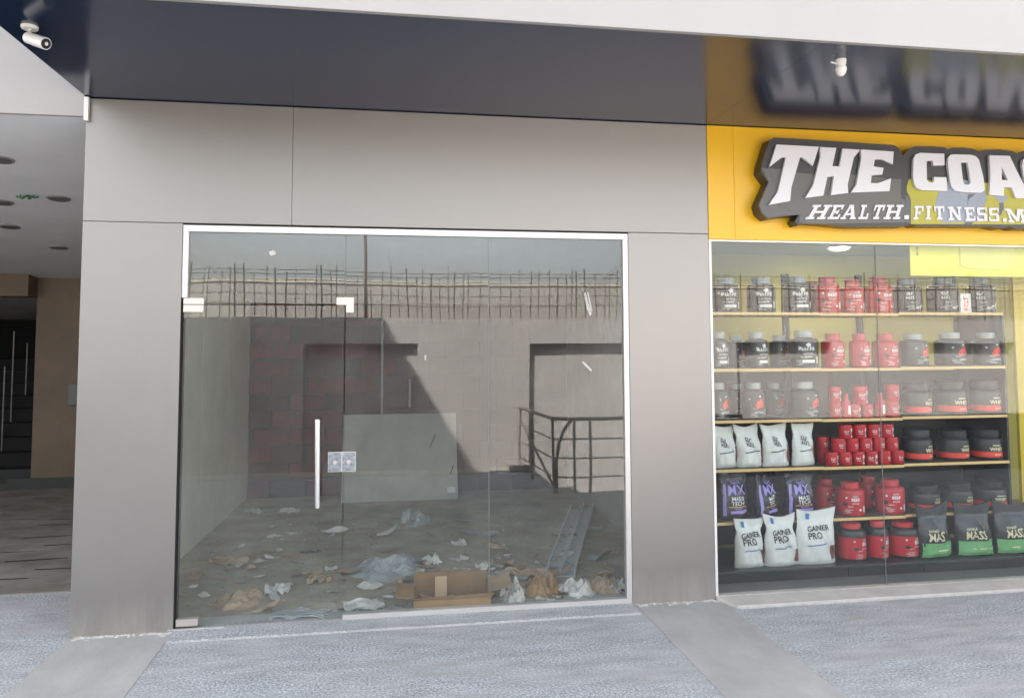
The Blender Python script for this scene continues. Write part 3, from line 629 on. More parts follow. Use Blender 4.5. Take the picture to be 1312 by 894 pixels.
_cache = {}
def tub_parts(kind, r, h):
    key = (kind, round(r, 2), round(h, 2))
    if key in _cache: return _cache[key]
    r, h = key[1]-.002, key[2]; P = []
    lid_r = {'big': .66, 'whey': .80}.get(kind, .62)*r
    bh = h*(.80 if kind != 'whey' else .74)
    if kind == 'big': bh = h*.84
    body = MB().lathe([(.001, 0), (r*.9, 0), (r*.97, h*.015), (r, h*.05), (r, bh*.84), (r*.985, bh*.9), (r*.9, bh*.97), (lid_r*.95, bh), (lid_r*.95, bh+.006), (.001, bh+.006)], 32)
    lidp = [(.001, bh+.0065), (lid_r, bh+.0065), (lid_r*1.02, bh+.012), (lid_r*1.02, h*.985), (lid_r*.97, h), (lid_r*.7, h*1.0), (.001, h*.995)]
    if kind == 'whey': lidp = [(.001, bh+.0065), (lid_r*1.08, bh+.0065), (lid_r*1.1, bh+.012), (lid_r*1.1, h*.975), (lid_r*1.04, h), (.001, h*.995)]
    bm_ = {'red': tub_red, 'big': tub_dark}.get(kind, tub_dark); lm = {'red': lid_red, 'big': lid_red, 'whey': lid_dark}.get(kind, lid_grey)
    P.append(('body', body.mesh('body', True), bm_)); P.append(('lid', MB().lathe(lidp, 32).mesh('lid', True), lm))
    def pr(m, fn, name='lettering'):
        mb = MB(); fn(mb); P.append((name, mb.mesh(name), m))
    s = h*.1
    if kind == 'jug':
        pr(WHT, lambda b: (wtext(b, '#5', r, h*.46, s*.95, 0), wblob(b, r, 0, h*.62, r*.22, h*.06, 3), wtext(b, '#8', r, h*.36, s*.45, 0), wtext(b, '#5', r, h*.27, s*.5, .0), wblob(b, r, -r*.6, h*.52, r*.13, h*.05, 5), wrect(b, r, -r*.45, r*.45, h*.14, h*.22)))
    elif kind == 'red':
        pr(WHT, lambda b: (wtext(b, 'BEEF', r, h*.46, s*.9, 0), wtext(b, '#5', r, h*.585, s*.45, 0), wtext(b, '#7', r, h*.37, s*.4, 0), wrect(b, r, r*.25, r*.42, h*.16, h*.22)))
        pr(DRK, lambda b: (wblob(b, r, -r*.75, h*.36, r*.2, h*.07, 8),), 'graphic')
    elif kind == 'stripe':
        pr(SIL, lambda b: (wrect(b, r, -r*.15, r*.05, h*.12, h*.72, slant=r*.55), wrect(b, r, r*.2, r*.5, h*.16, h*.72, slant=r*.5)), 'graphic')
        pr(WHT, lambda b: (wtext(b, '#3', r, h*.5, s*.8, -r*.55), wtext(b, '#4', r, h*.38, s*.8, -r*.5), wtext(b, '#4', r, h*.10, s*.6, r*.1)))
    elif kind == 'flame':
        pr(REDI, lambda b: (wblob(b, r, 0, h*.4, r*.42, h*.13, 11), wblob(b, r, r*.12, h*.5, r*.2, h*.09, 12)), 'graphic')
        pr(WHT, lambda b: (wtext(b, '#8', r, h*.17, s*.55, 0, squeeze=.8), wblob(b, r, r*.05, h*.63, r*.12, h*.03, 4)))
    elif kind == 'whey':
        pr(REDI, lambda b: (wrect(b, r, -r*3.14, r*3.14, h*.1, h*.27, d=.0006),), 'band')
        pr(CREAM, lambda b: (wtext(b, 'WHEY', r, h*.31, s*1.15, 0, d=.0014), wrect(b, r, -r*.3, r*.3, h*.47, h*.5), wtext(b, '#7', r, h*.16, s*.5, r*.1, d=.0016)))
    elif kind == 'big':
        pr(tub_red, lambda b: (wrect(b, r, -r*3.14, r*3.14, h*.07, h*.64, d=.0008),), 'label_band')
        pr(WHT, lambda b: (wtext(b, 'BIG', r, h*.42, s*1.05, r*.1), wtext(b, '#4', r, h*.55, s*.45, r*.1), wtext(b, '#9', r, h*.33, s*.35, r*.1)))
        pr(DRK, lambda b: (wblob(b, r, -r*.62, h*.34, r*.22, h*.06, 9, .0018),), 'graphic')
    if kind not in ('whey',):
        rg = random.Random(len(_cache)+5)
        def lines(b):
            for q in range(5): z = h*(.08+.028*q); a = rg.uniform(-.9, -.5)*r; wrect(b, r, a, a+r*rg.uniform(.3, .6), z, z+h*.010)
            wblob(b, r, -r*rg.uniform(.6, .9), h*.55, r*.09, h*.035, len(_cache))
            wrect(b, r, r*.62, r*.8, h*.12, h*.3); wtext(b, '#6', r, h*.27, h*.035, -r*.35)
        pr(SIL if kind != 'red' else WHT, lines, 'small_print')
    for n, me, m in P:
        if not me.materials: me.materials.append(m)
    _cache[key] = [(n, me) for n, me, m in P]; return _cache[key]

def depth_of(P): return (Vector(P)-CAM).dot(FW)
ORD = ['leftmost', 'second', 'third', 'fourth', 'fifth', 'sixth', 'seventh', 'eighth']
KD = {'jug': ('supplement_tub', 'charcoal jug with white print'), 'red': ('supplement_tub', 'red screw-top jug'), 'stripe': ('supplement_tub', 'charcoal jug with silver slanted stripes'),
      'flame': ('supplement_tub', 'charcoal tub with red emblem'), 'whey': ('supplement_tub', 'black tub with red lower band'), 'big': ('supplement_tub', 'dark tub with broad red label')}
SHN = {'top': 'top shelf', 'second': 'second shelf', 'third': 'third shelf', 'fourth': 'fourth shelf', 'fifth': 'fifth shelf', 'base': 'black plinth'}
def shelf_z(s, x):
    if s == 'base': return BZ
    return SH[s]+(0.001 if x < xu[1] else -.003 if x < xu[2] else .005)
placed = {}
def ord_label(n, i, what, where):
    if n == 1: return f'{what} on the {where}'
    return f'{ORD[i]} {what} from the left on the {where}' if i else f'leftmost {what} on the {where}'
rows = {
 'top': [('jug', 929, 36, 356), ('jug', 975, 36, 355), ('jug', 1021, 36, 355), ('red', 1060, 33, 356), ('red', 1092, 28, 358), ('red', 1125, 34, 356), ('stripe', 1162, 34, 357), ('stripe', 1207, 36, 356), ('stripe', 1256, 34, 356)],
 'second': [('jug', 920, 27, 426), ('jug', 969, 30, 425), ('jug', 1030, 34, 424), ('red', 1067, 28, 427), ('red', 1101, 27, 427), ('red', 1134, 32, 427), ('flame', 1170, 34, 427), ('flame', 1217, 36, 426), ('flame', 1264, 34, 426)],
 'third': [('flame', 920, 27, 490), ('flame', 965, 30, 489), ('flame', 1030, 34, 488), ('whey', 1174, 35, 490), ('whey', 1217, 38, 488), ('whey', 1261, 38, 487)],
 'fourth': [('whey', 1175, 36, 550), ('whey', 1220, 38, 549), ('whey', 1263, 38, 548)],
 'fifth': [('red', 1089, 37, 617), ('red', 1140, 36, 613), ('whey', 1183, 39, 619), ('whey', 1225, 39, 617), ('whey', 1268, 40, 614)],
 'base': [('big', 1090, 36, 669), ('big', 1124, 26, 667), ('big', 1156, 39, 667)]}
for s, lst in rows.items():
    cnt = {}
    for k, u, w, vt in lst: cnt[k] = cnt.get(k, 0)+1
    seen = {}
    for k, u, w, vt in lst:
        yc = (RY0+.16) if s != 'base' else .50
        vm = vt+22; P = PY(u, vm, yc); dpt = depth_of(P); r = w*dpt/F_PX/2
        yf = (RY0+.02 if s != 'base' else .36)+r; P = PY(u, vm, yf)
        z0 = shelf_z(s, P.x); zt = PY(u, vt, yf).z; hgt = zt-z0
        i = seen.get(k, 0); seen[k] = i+1
        t = thing(KD[k][0], ord_label(cnt[k], i, KD[k][1], SHN[s]), 'tub', (P.x, yf, z0), f'tubs in the display window')
        t.rotation_euler.z = random.uniform(-.3, .35)+(.2 if k in ('whey', 'flame', 'big') else .05 if k != 'stripe' else -.15)
        for n, me in tub_parts(k, r, hgt): obj(n, me, None, t)

# partly hidden tubs in the second row
for s, k, u, w, vt, yy, lab in (('second', 'flame', 943, 24, 429, .80, 'charcoal red-emblem tub set back beside the leftmost jug on the second shelf'), ('second', 'flame', 998, 24, 429, .80, 'charcoal red-emblem tub set back between the second and third white-print jugs'), ('third', 'flame', 942, 24, 491, .80, 'charcoal red-emblem tub set back next to the leftmost one, third shelf'), ('third', 'flame', 992, 26, 491, .80, 'charcoal red-emblem tub set back left of the big one, third shelf'),
        ('top', 'red', 1040, 26, 362, .78, 'red jug half hidden between charcoal and red jugs on the top shelf'), ('fifth', 'red', 1057, 28, 612, .80, 'red jug in the back row beside the violet pouches on the fifth shelf'),
        ('fifth', 'red', 1112, 28, 609, .80, 'red jug in the back row between two front red jugs on the fifth shelf'), ('fourth', 'whey', 1199, 34, 551, .80, 'black red-banded tub set back between front tubs on the fourth shelf')):
    P = PY(u, vt+22, yy); r = w*depth_of(P)/F_PX/2; z0 = shelf_z(s, P.x); hgt = PY(u, vt, yy).z-z0
    t = thing('supplement_tub', lab, 'tub', (P.x, yy, z0), 'tubs in the display window', .5)
    for n, me in tub_parts(k, r, hgt): obj(n, me, None, t)

# small red cans (pyramid) and red bottles
def can_parts(r, h, kind):
    key = ('can', kind, round(r, 3), round(h, 3))
    if key in _cache: return _cache[key]
    b = MB().lathe([(.001, 0), (r*.96, 0), (r, h*.03), (r, h*.80), (.001, h*.80)], 24).mesh('body', True); b.materials.append(tub_red)
    l = MB().lathe([(.001, h*.802), (r*1.01, h*.802), (r*1.02, h*.82), (r*1.02, h*.97), (r*.97, h), (.001, h)], 24).mesh('lid', True); l.materials.append(lid_red if kind else tub_red)
    m = MB(); wrect(m, r, r*.35, r*.75, h*.08, h*.74); wtext(m, '#3', r, h*.42, h*.16, -r*.3); wrect(m, r, -r*.6, 0, h*.3, h*.33); q = m.mesh('lettering'); q.materials.append(WHT)
    d = MB(); wrect(d, r, r*.42, r*.68, h*.2, h*.5, d=.002); q2 = d.mesh('graphic'); q2.materials.append(DRK)
    _cache[key] = [('body', b), ('lid', l), ('lettering', q), ('graphic', q2)]; return _cache[key]
cz = shelf_z('fourth', 3.6); YC = .53
us = [(1065, 1082, 1099, 1116, 1133, 1149), (1074, 1091, 1108, 1125, 1142), (1083, 1100, 1118, 1136)]
rc = 17.2*depth_of(PY(1105, 590, YC))/F_PX/2; hc = (PY(1105, 579, YC).z-PY(1105, 596, YC).z)*1.0
for row, ul in enumerate(us):
    x0 = PY(ul[0], 588-17*row, YC).x; x1 = PY(ul[-1], 588-17*row, YC).x
    for i, u in enumerate(ul):
        x = x0+(x1-x0)*i/(len(ul)-1)
        t = thing('small_can', ord_label(9, i, 'small red can', ('bottom', 'middle', 'top')[row]+' row of the can pyramid'), 'can', (x, YC, cz+.0005+row*(hc+.0008)), 'pyramid of small red cans', random.uniform(-.2, .7))
        for n, me in can_parts(rc-.002, hc, 0): obj(n, me, None, t)
for i, dz in enumerate((0, 1)):
    P = PY(1056, 590, YC+.12)
    t = thing('small_can', ('lower' if not i else 'upper')+' red can of the pair standing behind the pyramid, left side', 'can', (P.x, YC+.13, cz+.0005+dz*(hc+.0008)), 'pyramid of small red cans', .3)
    for n, me in can_parts(rc-.002, hc, 0): obj(n, me, None, t)
z3 = shelf_z('third', 3.5); bc = {}
for u, w, v0, v1, lab in ((1070, 15, 514, 534, 'lower red can of the left stacked pair on the third shelf'), (1070, 15, 494, 514, 'upper red can of the left stacked pair on the third shelf'), (1084, 12, 503, 534, 'slim red bottle left of the low cans on the third shelf'),
        (1095, 15, 517, 534, 'left of two low red cans under the tall one on the third shelf'), (1111, 15, 517, 534, 'right of two low red cans under the tall one on the third shelf'),
        (1102, 18, 494, 517, 'red can balanced on top of two low cans on the third shelf'), (1128, 12, 503, 534, 'slim red bottle right of the low cans on the third shelf'), (1143, 17, 513, 534, 'lower red can of the right stacked pair on the third shelf'), (1143, 17, 493, 513, 'upper red can of the right stacked pair on the third shelf')):
    P = PY(u, v1, YC); k = F_PX/depth_of(P); base = z3+.0005 if v1 > 530 else None
    hh = (v1-v0)/k; z0 = base if base else bc[u]
    if v0 in (513, 514): bc[u] = z0+hh+.0008
    if v0 == 517: bc[1102] = z0+hh+.0008
    t = thing('slim_bottle' if 'slim' in lab else 'small_can', lab, 'bottle' if 'slim' in lab else 'can', (P.x, YC, z0), 'red cans on the third shelf', random.uniform(-.1, .5))
    if 'slim' in lab:
        r = w/k/2; h = hh
        obj('body', MB().lathe([(.001, 0), (r, 0), (r, h*.62), (r*.5, h*.78), (r*.48, h*.82), (.001, h*.82)], 20), tub_red, t, smooth=True)
        obj('cap', MB().lathe([(.001, h*.822), (r*.56, h*.822), (r*.56, h*.98), (.001, h)], 20), lid_red, t, smooth=True)
        m = MB(); wrect(m, r, -r*.2, r*.6, h*.15, h*.5); obj('label_patch', m, WHT, t)
    else:
        for n, me in can_parts(w/k/2-.001, hh, 1): obj(n, me, None, t)
# small pots and boxes
def small_box(name, u, v0, v1, w, y, lab, s, m, textm, txt):
    P = PY(u, v1, y); k = F_PX/depth_of(P); z0 = shelf_z(s, P.x)+.0005; h = PY(u, v0, y).z-z0
    t = thing(name, lab, 'box', (P.x, y, z0)); box('carton', (-w/k/2, w/k/2, 0, .06, 0, h), m, t, bevel=.002)
    vs, fs, ww = text_tris(txt, .03); hh = h*.28
    mb = MB(); mb.add([(v[1]*hh-hh*.5, -.0012, h*.5+v[0]*hh*min(1, .8*h/(ww*hh))) for v in vs], fs); obj('lettering', mb, textm, t)
small_box('small_carton', 1238, 376, 400, 15, .47, 'small white carton with red lettering in front of the striped jugs', 'top', WHT, REDI, '#4')
small_box('small_carton', 1285, 556, 592, 15, .7, 'white carton with red print at the right end of the fourth shelf', 'fourth', WHT, REDI, '#3')
small_box('small_carton', 1287, 604, 660, 14, .8, 'red carton behind the last black tub on the fifth shelf', 'fifth', tub_red, WHT, '#4')
small_box('price_card', 1182, 686, 713, 14, .40, 'blank white card standing beside the dark foil pouches', 'base', WHT, WHT, '.')

# ---- foil pouches
def bag_fn(w, h, th, seed, top, crease):
    def prof(v):
        if v < .12: return .62+.38*math.sin(v/.12*math.pi/2)
        if v < .45: return 1
        e = (v-.45)/(top-.45)
        return max(.05, (1-e)**.8) if v < top else .05
    def f(x, z):                     # half-thickness and outline of the pouch front
        u = x/(w/2); v = z/h
        nz = noise.noise(Vector((u*1.7+seed*3.1, v*2.6, seed*1.3)))*.5+noise.noise(Vector((u*4+seed, v*5-seed, 2.2)))*.28
        cr = crease*math.exp(-((u*.9+v*1.2-.9-.2*math.sin(seed))**2)/.02)
        return th*max(.03, (1-min(1, abs(u))**2.6)**.55)*prof(v)*(1+.34*nz-.3*cr)+.004+nz*.012+.007*abs(noise.noise(Vector((u*2.2+v*5+seed, v*7-u*3, seed))))
    return f
def bag(name, lab, cat, loc, w, h, th, m, seed, prints, rz=0, lean=0, top=.86, crease=1, grp=None, skew=0, neck=.12, peak=.055):
    t = thing(name, lab, cat, loc, grp, rz)
    f = bag_fn(w, h, th, seed, top, crease); NX, NZ = 18, 24; rr = random.Random(seed)
    def warp(x, z):
        v = z/h; k = 1-.05*math.sin(v*math.pi)-neck*math.exp(-((v-.74)/.13)**2)+.04*noise.noise(Vector((seed*2, v*4, x*9)))
        return x*k+skew*w*max(0, v-.35)**1.5, z+max(0, v-.8)*5*h*(peak*(2*x/w)**2+.018*math.sin(x/w*5+seed)-.03)
    ln = lambda z: lean*(z/h)**1.3*h
    V = []; Fc = []
    for side in (-1, 1):
        for j in range(NZ+1):
            for i in range(NX+1):
                x = w*(i/NX-.5); z = h*j/NZ; d = f(x, z) if side < 0 else f(-x, z)*.9
                a, b = warp(x, z); V.append((a, side*d+ln(z)+th*0, b))
    n = (NX+1)*(NZ+1)
    for j in range(NZ):
        for i in range(NX):
            q = j*(NX+1)+i; Fc.append((q, q+1, q+NX+2, q+NX+1)); Fc.append((n+q, n+q+NX+1, n+q+NX+2, n+q+1))
    for j in range(NZ):
        for i in (0, NX):
            q = j*(NX+1)+i; a = (q, q+NX+1, n+q+NX+1, n+q); Fc.append(a if i == 0 else a[::-1])
    for i in range(NX):
        Fc.append((i, n+i, n+i+1, i+1)); q = NZ*(NX+1)+i; Fc.append((q, q+1, n+q+1, n+q))
    mb = MB(); mb.add(V, Fc); obj('pouch', mb, m, t, smooth=True)
    for nm, pm, items in prints:
        mb = MB()
        for it in items:
            if it[0] == 't':
                _, s, cx, cz, hh, sq, rot = it; vs, fs, ww = text_tris(s, .018)
                P = []
                for a, b in vs:
                    a *= sq*hh; b *= hh; x = cx*w+a*math.cos(rot)-b*math.sin(rot); z = cz*h+a*math.sin(rot)+b*math.cos(rot)
                    x = max(-.49*w, min(.49*w, x)); X, Z_ = warp(x, z); P.append((X, -f(x, z)-.0055+ln(z), Z_))
                mb.add(P, fs)
            else:
                _, x0, x1, z0, z1, sl = it; nn = 10; mm = 4; P = []; fs = []
                for j in range(mm+1):
                    for i in range(nn+1):
                        x = w*(x0+(x1-x0)*i/nn); z = h*(z0+(z1-z0)*j/mm)+sl*h*(x/w); X, Z_ = warp(x, z); P.append((X, -f(x, z)-.004+ln(z), Z_))
                for j in range(mm):
                    for i in range(nn): q = j*(nn+1)+i; fs.append((q, q+1, q+nn+2, q+nn+1))
                mb.add(P, fs)
        obj(nm, mb, pm, t)
    return t
bag_w = mat('white_foil', (.74, .76, .74), .34, var=.03, scale=8, bump=.55, bscale=13)
bag_n = mat('navy_foil', (.018, .02, .035), .22, var=.1, scale=8, bump=.5, bscale=14)
bag_d = mat('dark_foil', (.04, .044, .05), .2, .15, var=.1, scale=8, bump=.6, bscale=11)
gp = lambda: [('lettering', DRK, [('t', 'GAINER', 0, .615, .038, .95, .05), ('t', 'PRO', -.08, .475, .046, 1.0, .04)]), ('stripe', BLU, [('r', -.3, .22, .36, .38, .05)]), ('tab', BLU, [('r', -.3, -.2, .80, .93, -.1)]), ('food_print', mat('print_choc', (.22, .07, .05), .5), [('r', .33, .46, .08, .34, 0)])]
wp = lambda: [('lettering', DRK, [('t', '#3', -.08, .60, .03, .95, -.25), ('t', '#4', -.03, .49, .028, .95, -.2)]), ('stripe', mat('ink_teal', (.05, .12, .16), .5), [('r', -.32, .3, .355, .38, .06)]), ('food_print', mat('print_choc', (.2, .07, .05)), [('r', .38, .48, .1, .5, 0)])]
for i, (u, w, v0, v1) in enumerate(((928, 36, 545, 600), (960, 37, 544, 599), (994, 39, 543, 598), (1029, 33, 542, 597))):
    y = .56; P = PY(u, v1, y); k = F_PX/depth_of(P); z0 = shelf_z('fourth', P.x)+.0005
    bag('foil_pouch', ord_label(4, i, 'slumped white pouch', 'fourth shelf'), 'pouch', (P.x, y, z0), w/k, PY(u, v0, y).z-z0, .05, bag_w, 3+i*1.7, wp(), .15, .02, .8, 1.4, 'white pouches on the fourth shelf', (-.18, -.25, -.12, .05)[i])
for i, (u, w, v0, v1) in enumerate(((941, 43, 604, 667), (982, 44, 605, 665), (1025, 45, 605, 663))):
    y = .56; P = PY(u, v1, y); k = F_PX/depth_of(P); z0 = shelf_z('fifth', P.x)+.0005
    bag('foil_pouch', ord_label(3, i, 'navy foil pouch with violet print', 'fifth shelf'), 'pouch', (P.x, y, z0), w/k, PY(u, v0, y).z-z0, .055, bag_n, 11+i*1.3,
        [('lettering', WHT, [('t', 'MASS', 0, .41, .029, 1.1, .02), ('t', 'TECH', 0, .31, .029, 1.1, .02)]), ('graphic', PUR, [('t', 'MX', 0, .53, .07, 1.1, 0), ('t', '#6', 0, .75, .02, 1.0, 0), ('r', -.25, .3, .14, .2, .02), ('t', '#6', .0, .22, .012, 1.2, 0), ('r', -.46, -.38, .1, .75, 0)]), ('small_print', ORG, [('r', -.3, .3, .265, .285, .0)])],
        (.1, .5, .15)[i], .03, .82, 1.2, 'violet pouches on the fifth shelf', .05)
for i, (u, w, v0, v1) in enumerate(((960, 42, 664, 727), (1001, 46, 659, 725), (1045, 54, 652, 722))):
    y = .40; P = PY(u, v1, y); k = F_PX/depth_of(P)
    bag('foil_pouch', ord_label(3, i, 'large crumpled white pouch with blue stripe', 'black plinth'), 'pouch', (P.x, y, BZ+.0005), w/k, PY(u, v0, y).z-BZ, .065, bag_w, 21+i*2.1, gp(), (.1, .05, .0)[i], .02, .84, 1.5, 'white pouches on the plinth', (.02, -.06, .12)[i], (.14, .16, .05)[i])
for i, (u, w, v0, v1) in enumerate(((1197, 50, 648, 714), (1247, 51, 646, 711), (1298, 54, 644, 708))):
    y = .40; P = PY(u, v1, y); k = F_PX/depth_of(P)
    bag('foil_pouch', ord_label(3, i, 'dark foil pouch with green lower band', 'black plinth'), 'pouch', (P.x, y, BZ+.0005), w/k, PY(u, v0, y).z-BZ, .07, bag_d, 31+i*1.9,
        [('band', GRN, [('r', -.47, .47, .03, .31, .02)]), ('lettering', CREAM, [('t', 'MASS', -.06, .35, .06, .82, .03), ('t', '#7', -.15, .52, .018, 1.0, .03), ('r', -.2, .4, .15, .17, .02)])],
        (.12, -.03, -.06)[i], .02, .8, 1.3, 'dark pouches on the plinth', (-.05, 0, .02)[i], .07, .11)

# ================================================================== things left in the empty shop
FZ = .0105
def crumple(name, lab, cat, u, v, wpx, dpx, m, hgt, seed, thick=.004, rough=1.0, rz=None):
    c = PZ(u, v, FZ); k = depth_of(c)/F_PX; w = wpx*k; r = ray(u, v); dep = dpx*k*(-r.length/r.z)*.55
    rr = random.Random(seed); n = 14; V = []; F = []; dome = hgt >= .1
    for s in (0, 1):
        for j in range(n+1):
            for i in range(n+1):
                a, b = i/n*2-1, j/n*2-1
                sh = 1-.22*rough*abs(noise.noise(Vector((a*1.3+seed, b*1.3, 0))))*(abs(a)+abs(b))
                e = noise.noise(Vector((a*1.2+seed*2, b*1.2, 5)))*.5+noise.noise(Vector((a*2.7+seed, b*2.7, 1)))*.45+.35*abs(noise.noise(Vector((a*5, b*5, seed))))
                z = hgt*max(0, e+.25*(abs(a)**3+abs(b)**3)*noise.noise(Vector((seed, a, b)))+.25)
                if dome:
                    ra = min(1, max(abs(a), abs(b))); an = math.atan2(b, a); a, b = ra*math.cos(an), ra*math.sin(an)
                    sh = 1-.25*noise.noise(Vector((math.cos(an)*1.4+seed, math.sin(an)*1.4, 0)))
                    z = hgt*(1-ra**5)*max(.03, .30+.55*noise.noise(Vector((a*1.6+seed, b*1.6, 3)))+.75*abs(noise.noise(Vector((a*2.6+seed, b*2.6+seed, 1))))-.25*ra+.2*noise.noise(Vector((a*6, b*6, seed))))*.9
                V.append((a*w/2*sh+.03*w*noise.noise(Vector((b*3, seed, a*3))), b*dep/2*sh+.05*dep*noise.noise(Vector((a*3, seed+4, b))), z+s*thick))
    zm = min(p[2] for p in V); V = [(p[0], p[1], p[2]-zm) for p in V]
    q = (n+1)**2
    for j in range(n):
        for i in range(n):
            o = j*(n+1)+i; F.append((o, o+n+1, o+n+2, o+1)); F.append((q+o, q+o+1, q+o+n+2, q+o+n+1))
    ring = list(range(n+1))+[(j+1)*(n+1)+n for j in range(n)]+[n*(n+1)+i for i in range(n-1, -1, -1)]+[j*(n+1) for j in range(n-1, 0, -1)]
    for i in range(len(ring)): a, b = ring[i], ring[(i+1) % len(ring)]; F.append((a, b, b+q, a+q))
    mb = MB(); mb.add(V, F); o = obj(name, mb, m, smooth=not dome); o.location = (c.x, c.y, FZ); o.rotation_euler.z = rr.uniform(-.3, .3) if rz is None else rz
    return tag(o, lab, cat)
D = [('torn_cardboard', 'curled torn brown cardboard piece near the door glass, left side', 'cardboard', 307, 770, 54, 36, paper_b, .11),
     ('paper_scrap', 'pale pinkish crumpled paper on the floor behind the door', 'paper', 296, 720, 48, 16, paper_b, .06),
     ('paper_scrap', 'small beige scrap next to the left glossy wall', 'paper', 251, 739, 18, 12, paper_b, .04),
     ('paper_scrap', 'tiny white scrap below the beige one, far left of the floor', 'paper', 248, 752, 9, 6, paper_w, .02),
     ('plastic_scrap', 'crumpled white plastic scrap right of the torn cardboard', 'plastic', 356, 757, 34, 20, paper_w, .06),
     ('paper_scrap', 'pale crumpled paper left of the door seam', 'paper', 410, 744, 34, 16, paper_b, .06),
     ('paper_scrap', 'tiny bright scrap above the paper near the door seam', 'paper', 424, 729, 16, 5, paper_w, .02),
     ('plastic_sheet', 'pale flat plastic sheet lying along the foot of the door', 'plastic', 385, 788, 74, 18, plastic_g, .03),
     ('plastic_sheet', 'pale pointed plastic sheet just right of the door seam', 'plastic', 466, 777, 52, 22, paper_w, .04),
     ('plastic_sheet', 'large cloudy plastic sheet left of the open carton', 'plastic', 496, 728, 92, 52, plastic_g, .12),
     ('plastic_scrap', 'crumpled clear plastic wrap at the back of the floor', 'plastic', 526, 668, 42, 26, plastic_g, .16),
     ('rubble_chunk', 'pale brick fragment lying behind the open carton', 'rubble', 552, 721, 22, 12, paper_w, .08),
     ('rubble_chunk', 'flat pale rubble piece right of the brick fragment', 'rubble', 588, 698, 20, 9, paper_w, .05),
     ('paper_scrap', 'small crumpled paper behind the right end of the carton', 'paper', 618, 728, 18, 10, paper_w, .05),
     ('plastic_bag', 'crumpled white bag standing right of the open carton', 'bag', 655, 764, 36, 32, paper_w, .16),
     ('torn_cardboard', 'rounded brown cardboard heap in front of the steel channels', 'cardboard', 694, 757, 56, 34, cardboard, .15),
     ('torn_cardboard', 'flat tan cardboard behind the white bag', 'cardboard', 675, 738, 60, 16, paper_b, .06),
     ('plastic_bag', 'white plastic bag heap beside the brown cardboard heap', 'bag', 737, 758, 50, 32, paper_w, .14),
     ('torn_cardboard', 'orange brown cardboard scrap near the right frame upright', 'cardboard', 772, 752, 46, 30, paper_b, .14),
     ('paper_scrap', 'thin white strip leaning by the right frame corner', 'paper', 789, 755, 22, 22, paper_w, .07),
     ('paper_scrap', 'pale flat scrap on the middle of the floor behind the handle', 'paper', 352, 688, 20, 5, paper_w, .03),
     ('paper_scrap', 'faint pale scrap near the back wall left of the handle', 'paper', 372, 656, 26, 7, paper_w, .05),
     ('paper_scrap', 'faint pale scrap in the back left corner', 'paper', 326, 657, 30, 6, plastic_g, .05),
     ('cardboard_strip', 'thin brown strip lying across the floor left of centre', 'cardboard', 352, 713, 70, 5, cardboard, .01),
     ('cardboard_strip', 'dark flat strip lying near the door seam', 'cardboard', 398, 708, 26, 4, mat('dark_scrap', (.06, .05, .04), .8), .02)]
for i, (n, lab, cat, u, v, w, d, m, hg) in enumerate(D): crumple(n, lab, cat, u, v, w, d, m, hg, i*1.37+.6)
gr = MB(); rr = random.Random(5)
for i in range(420):
    u = rr.uniform(228, 800); v = rr.uniform(655, 792); p = PZ(u, v, FZ)
    if p.x < -1.6 or p.x > 2.1 or p.y < .1 or p.y > 4: continue
    s = rr.uniform(.004, .016); a = rr.uniform(0, 6.28); c_, s_ = math.cos(a)*s, math.sin(a)*s
    gr.add([(p.x-c_, p.y-s_, FZ), (p.x+s_, p.y-c_, FZ), (p.x+c_*1.6, p.y+s_*1.6, FZ), (p.x-s_, p.y+c_, FZ), (p.x, p.y, FZ+s*.7)], [(0,1,4),(1,2,4),(2,3,4),(3,0,4),(3,2,1,0)])
tag(obj('floor_grit', gr, mat('grit', (.30, .27, .23), .9, var=.5, scale=3)), 'fine rubble and crumbs scattered over the dusty shop floor', 'grit', kind='stuff')
rr = random.Random(11)
for nm, m, cnt, lab in (('cardboard_litter', paper_b, 120, 'small torn brown cardboard bits strewn over the shop floor'), ('paper_litter', paper_w, 90, 'small torn pale paper bits strewn over the shop floor'), ('plastic_litter', plastic_g, 60, 'small cloudy plastic bits strewn over the shop floor')):
    lt = MB()
    for i in range(cnt):
        if rr.random() < .5: u, v = rr.gauss(650, 90), rr.gauss(752, 22)
        else: u, v = rr.uniform(235, 790), rr.uniform(662, 788)
        if v > 786 or v < 655: continue
        p = PZ(u, v, FZ)
        if p.x < -1.5 or p.x > 1.95 or p.y < .12 or p.y > 3.7: continue
        sz = rr.uniform(.02, .045)*(2.2 if rr.random() < .22 else 1); n = rr.randint(5, 8); a0 = rr.uniform(0, 6.28); tx, ty = rr.uniform(-.5, .5), rr.uniform(-.5, .5)
        ring = []
        for k in range(n):
            q = sz*rr.uniform(.5, 1.15); a = a0+6.283*k/n; dx, dy = q*math.cos(a)*1.3, q*math.sin(a)
            ring.append((p.x+dx, p.y+dy, FZ+.004+max(0, tx*dx+ty*dy)+rr.uniform(0, sz*.35)))
        c_ = (p.x, p.y, FZ+.004+rr.uniform(0, sz*.5))
        lt.add(ring+[c_], [(k, (k+1) % n, n) for k in range(n)])
    tag(obj(nm, lt, m), lab, 'litter', kind='stuff')
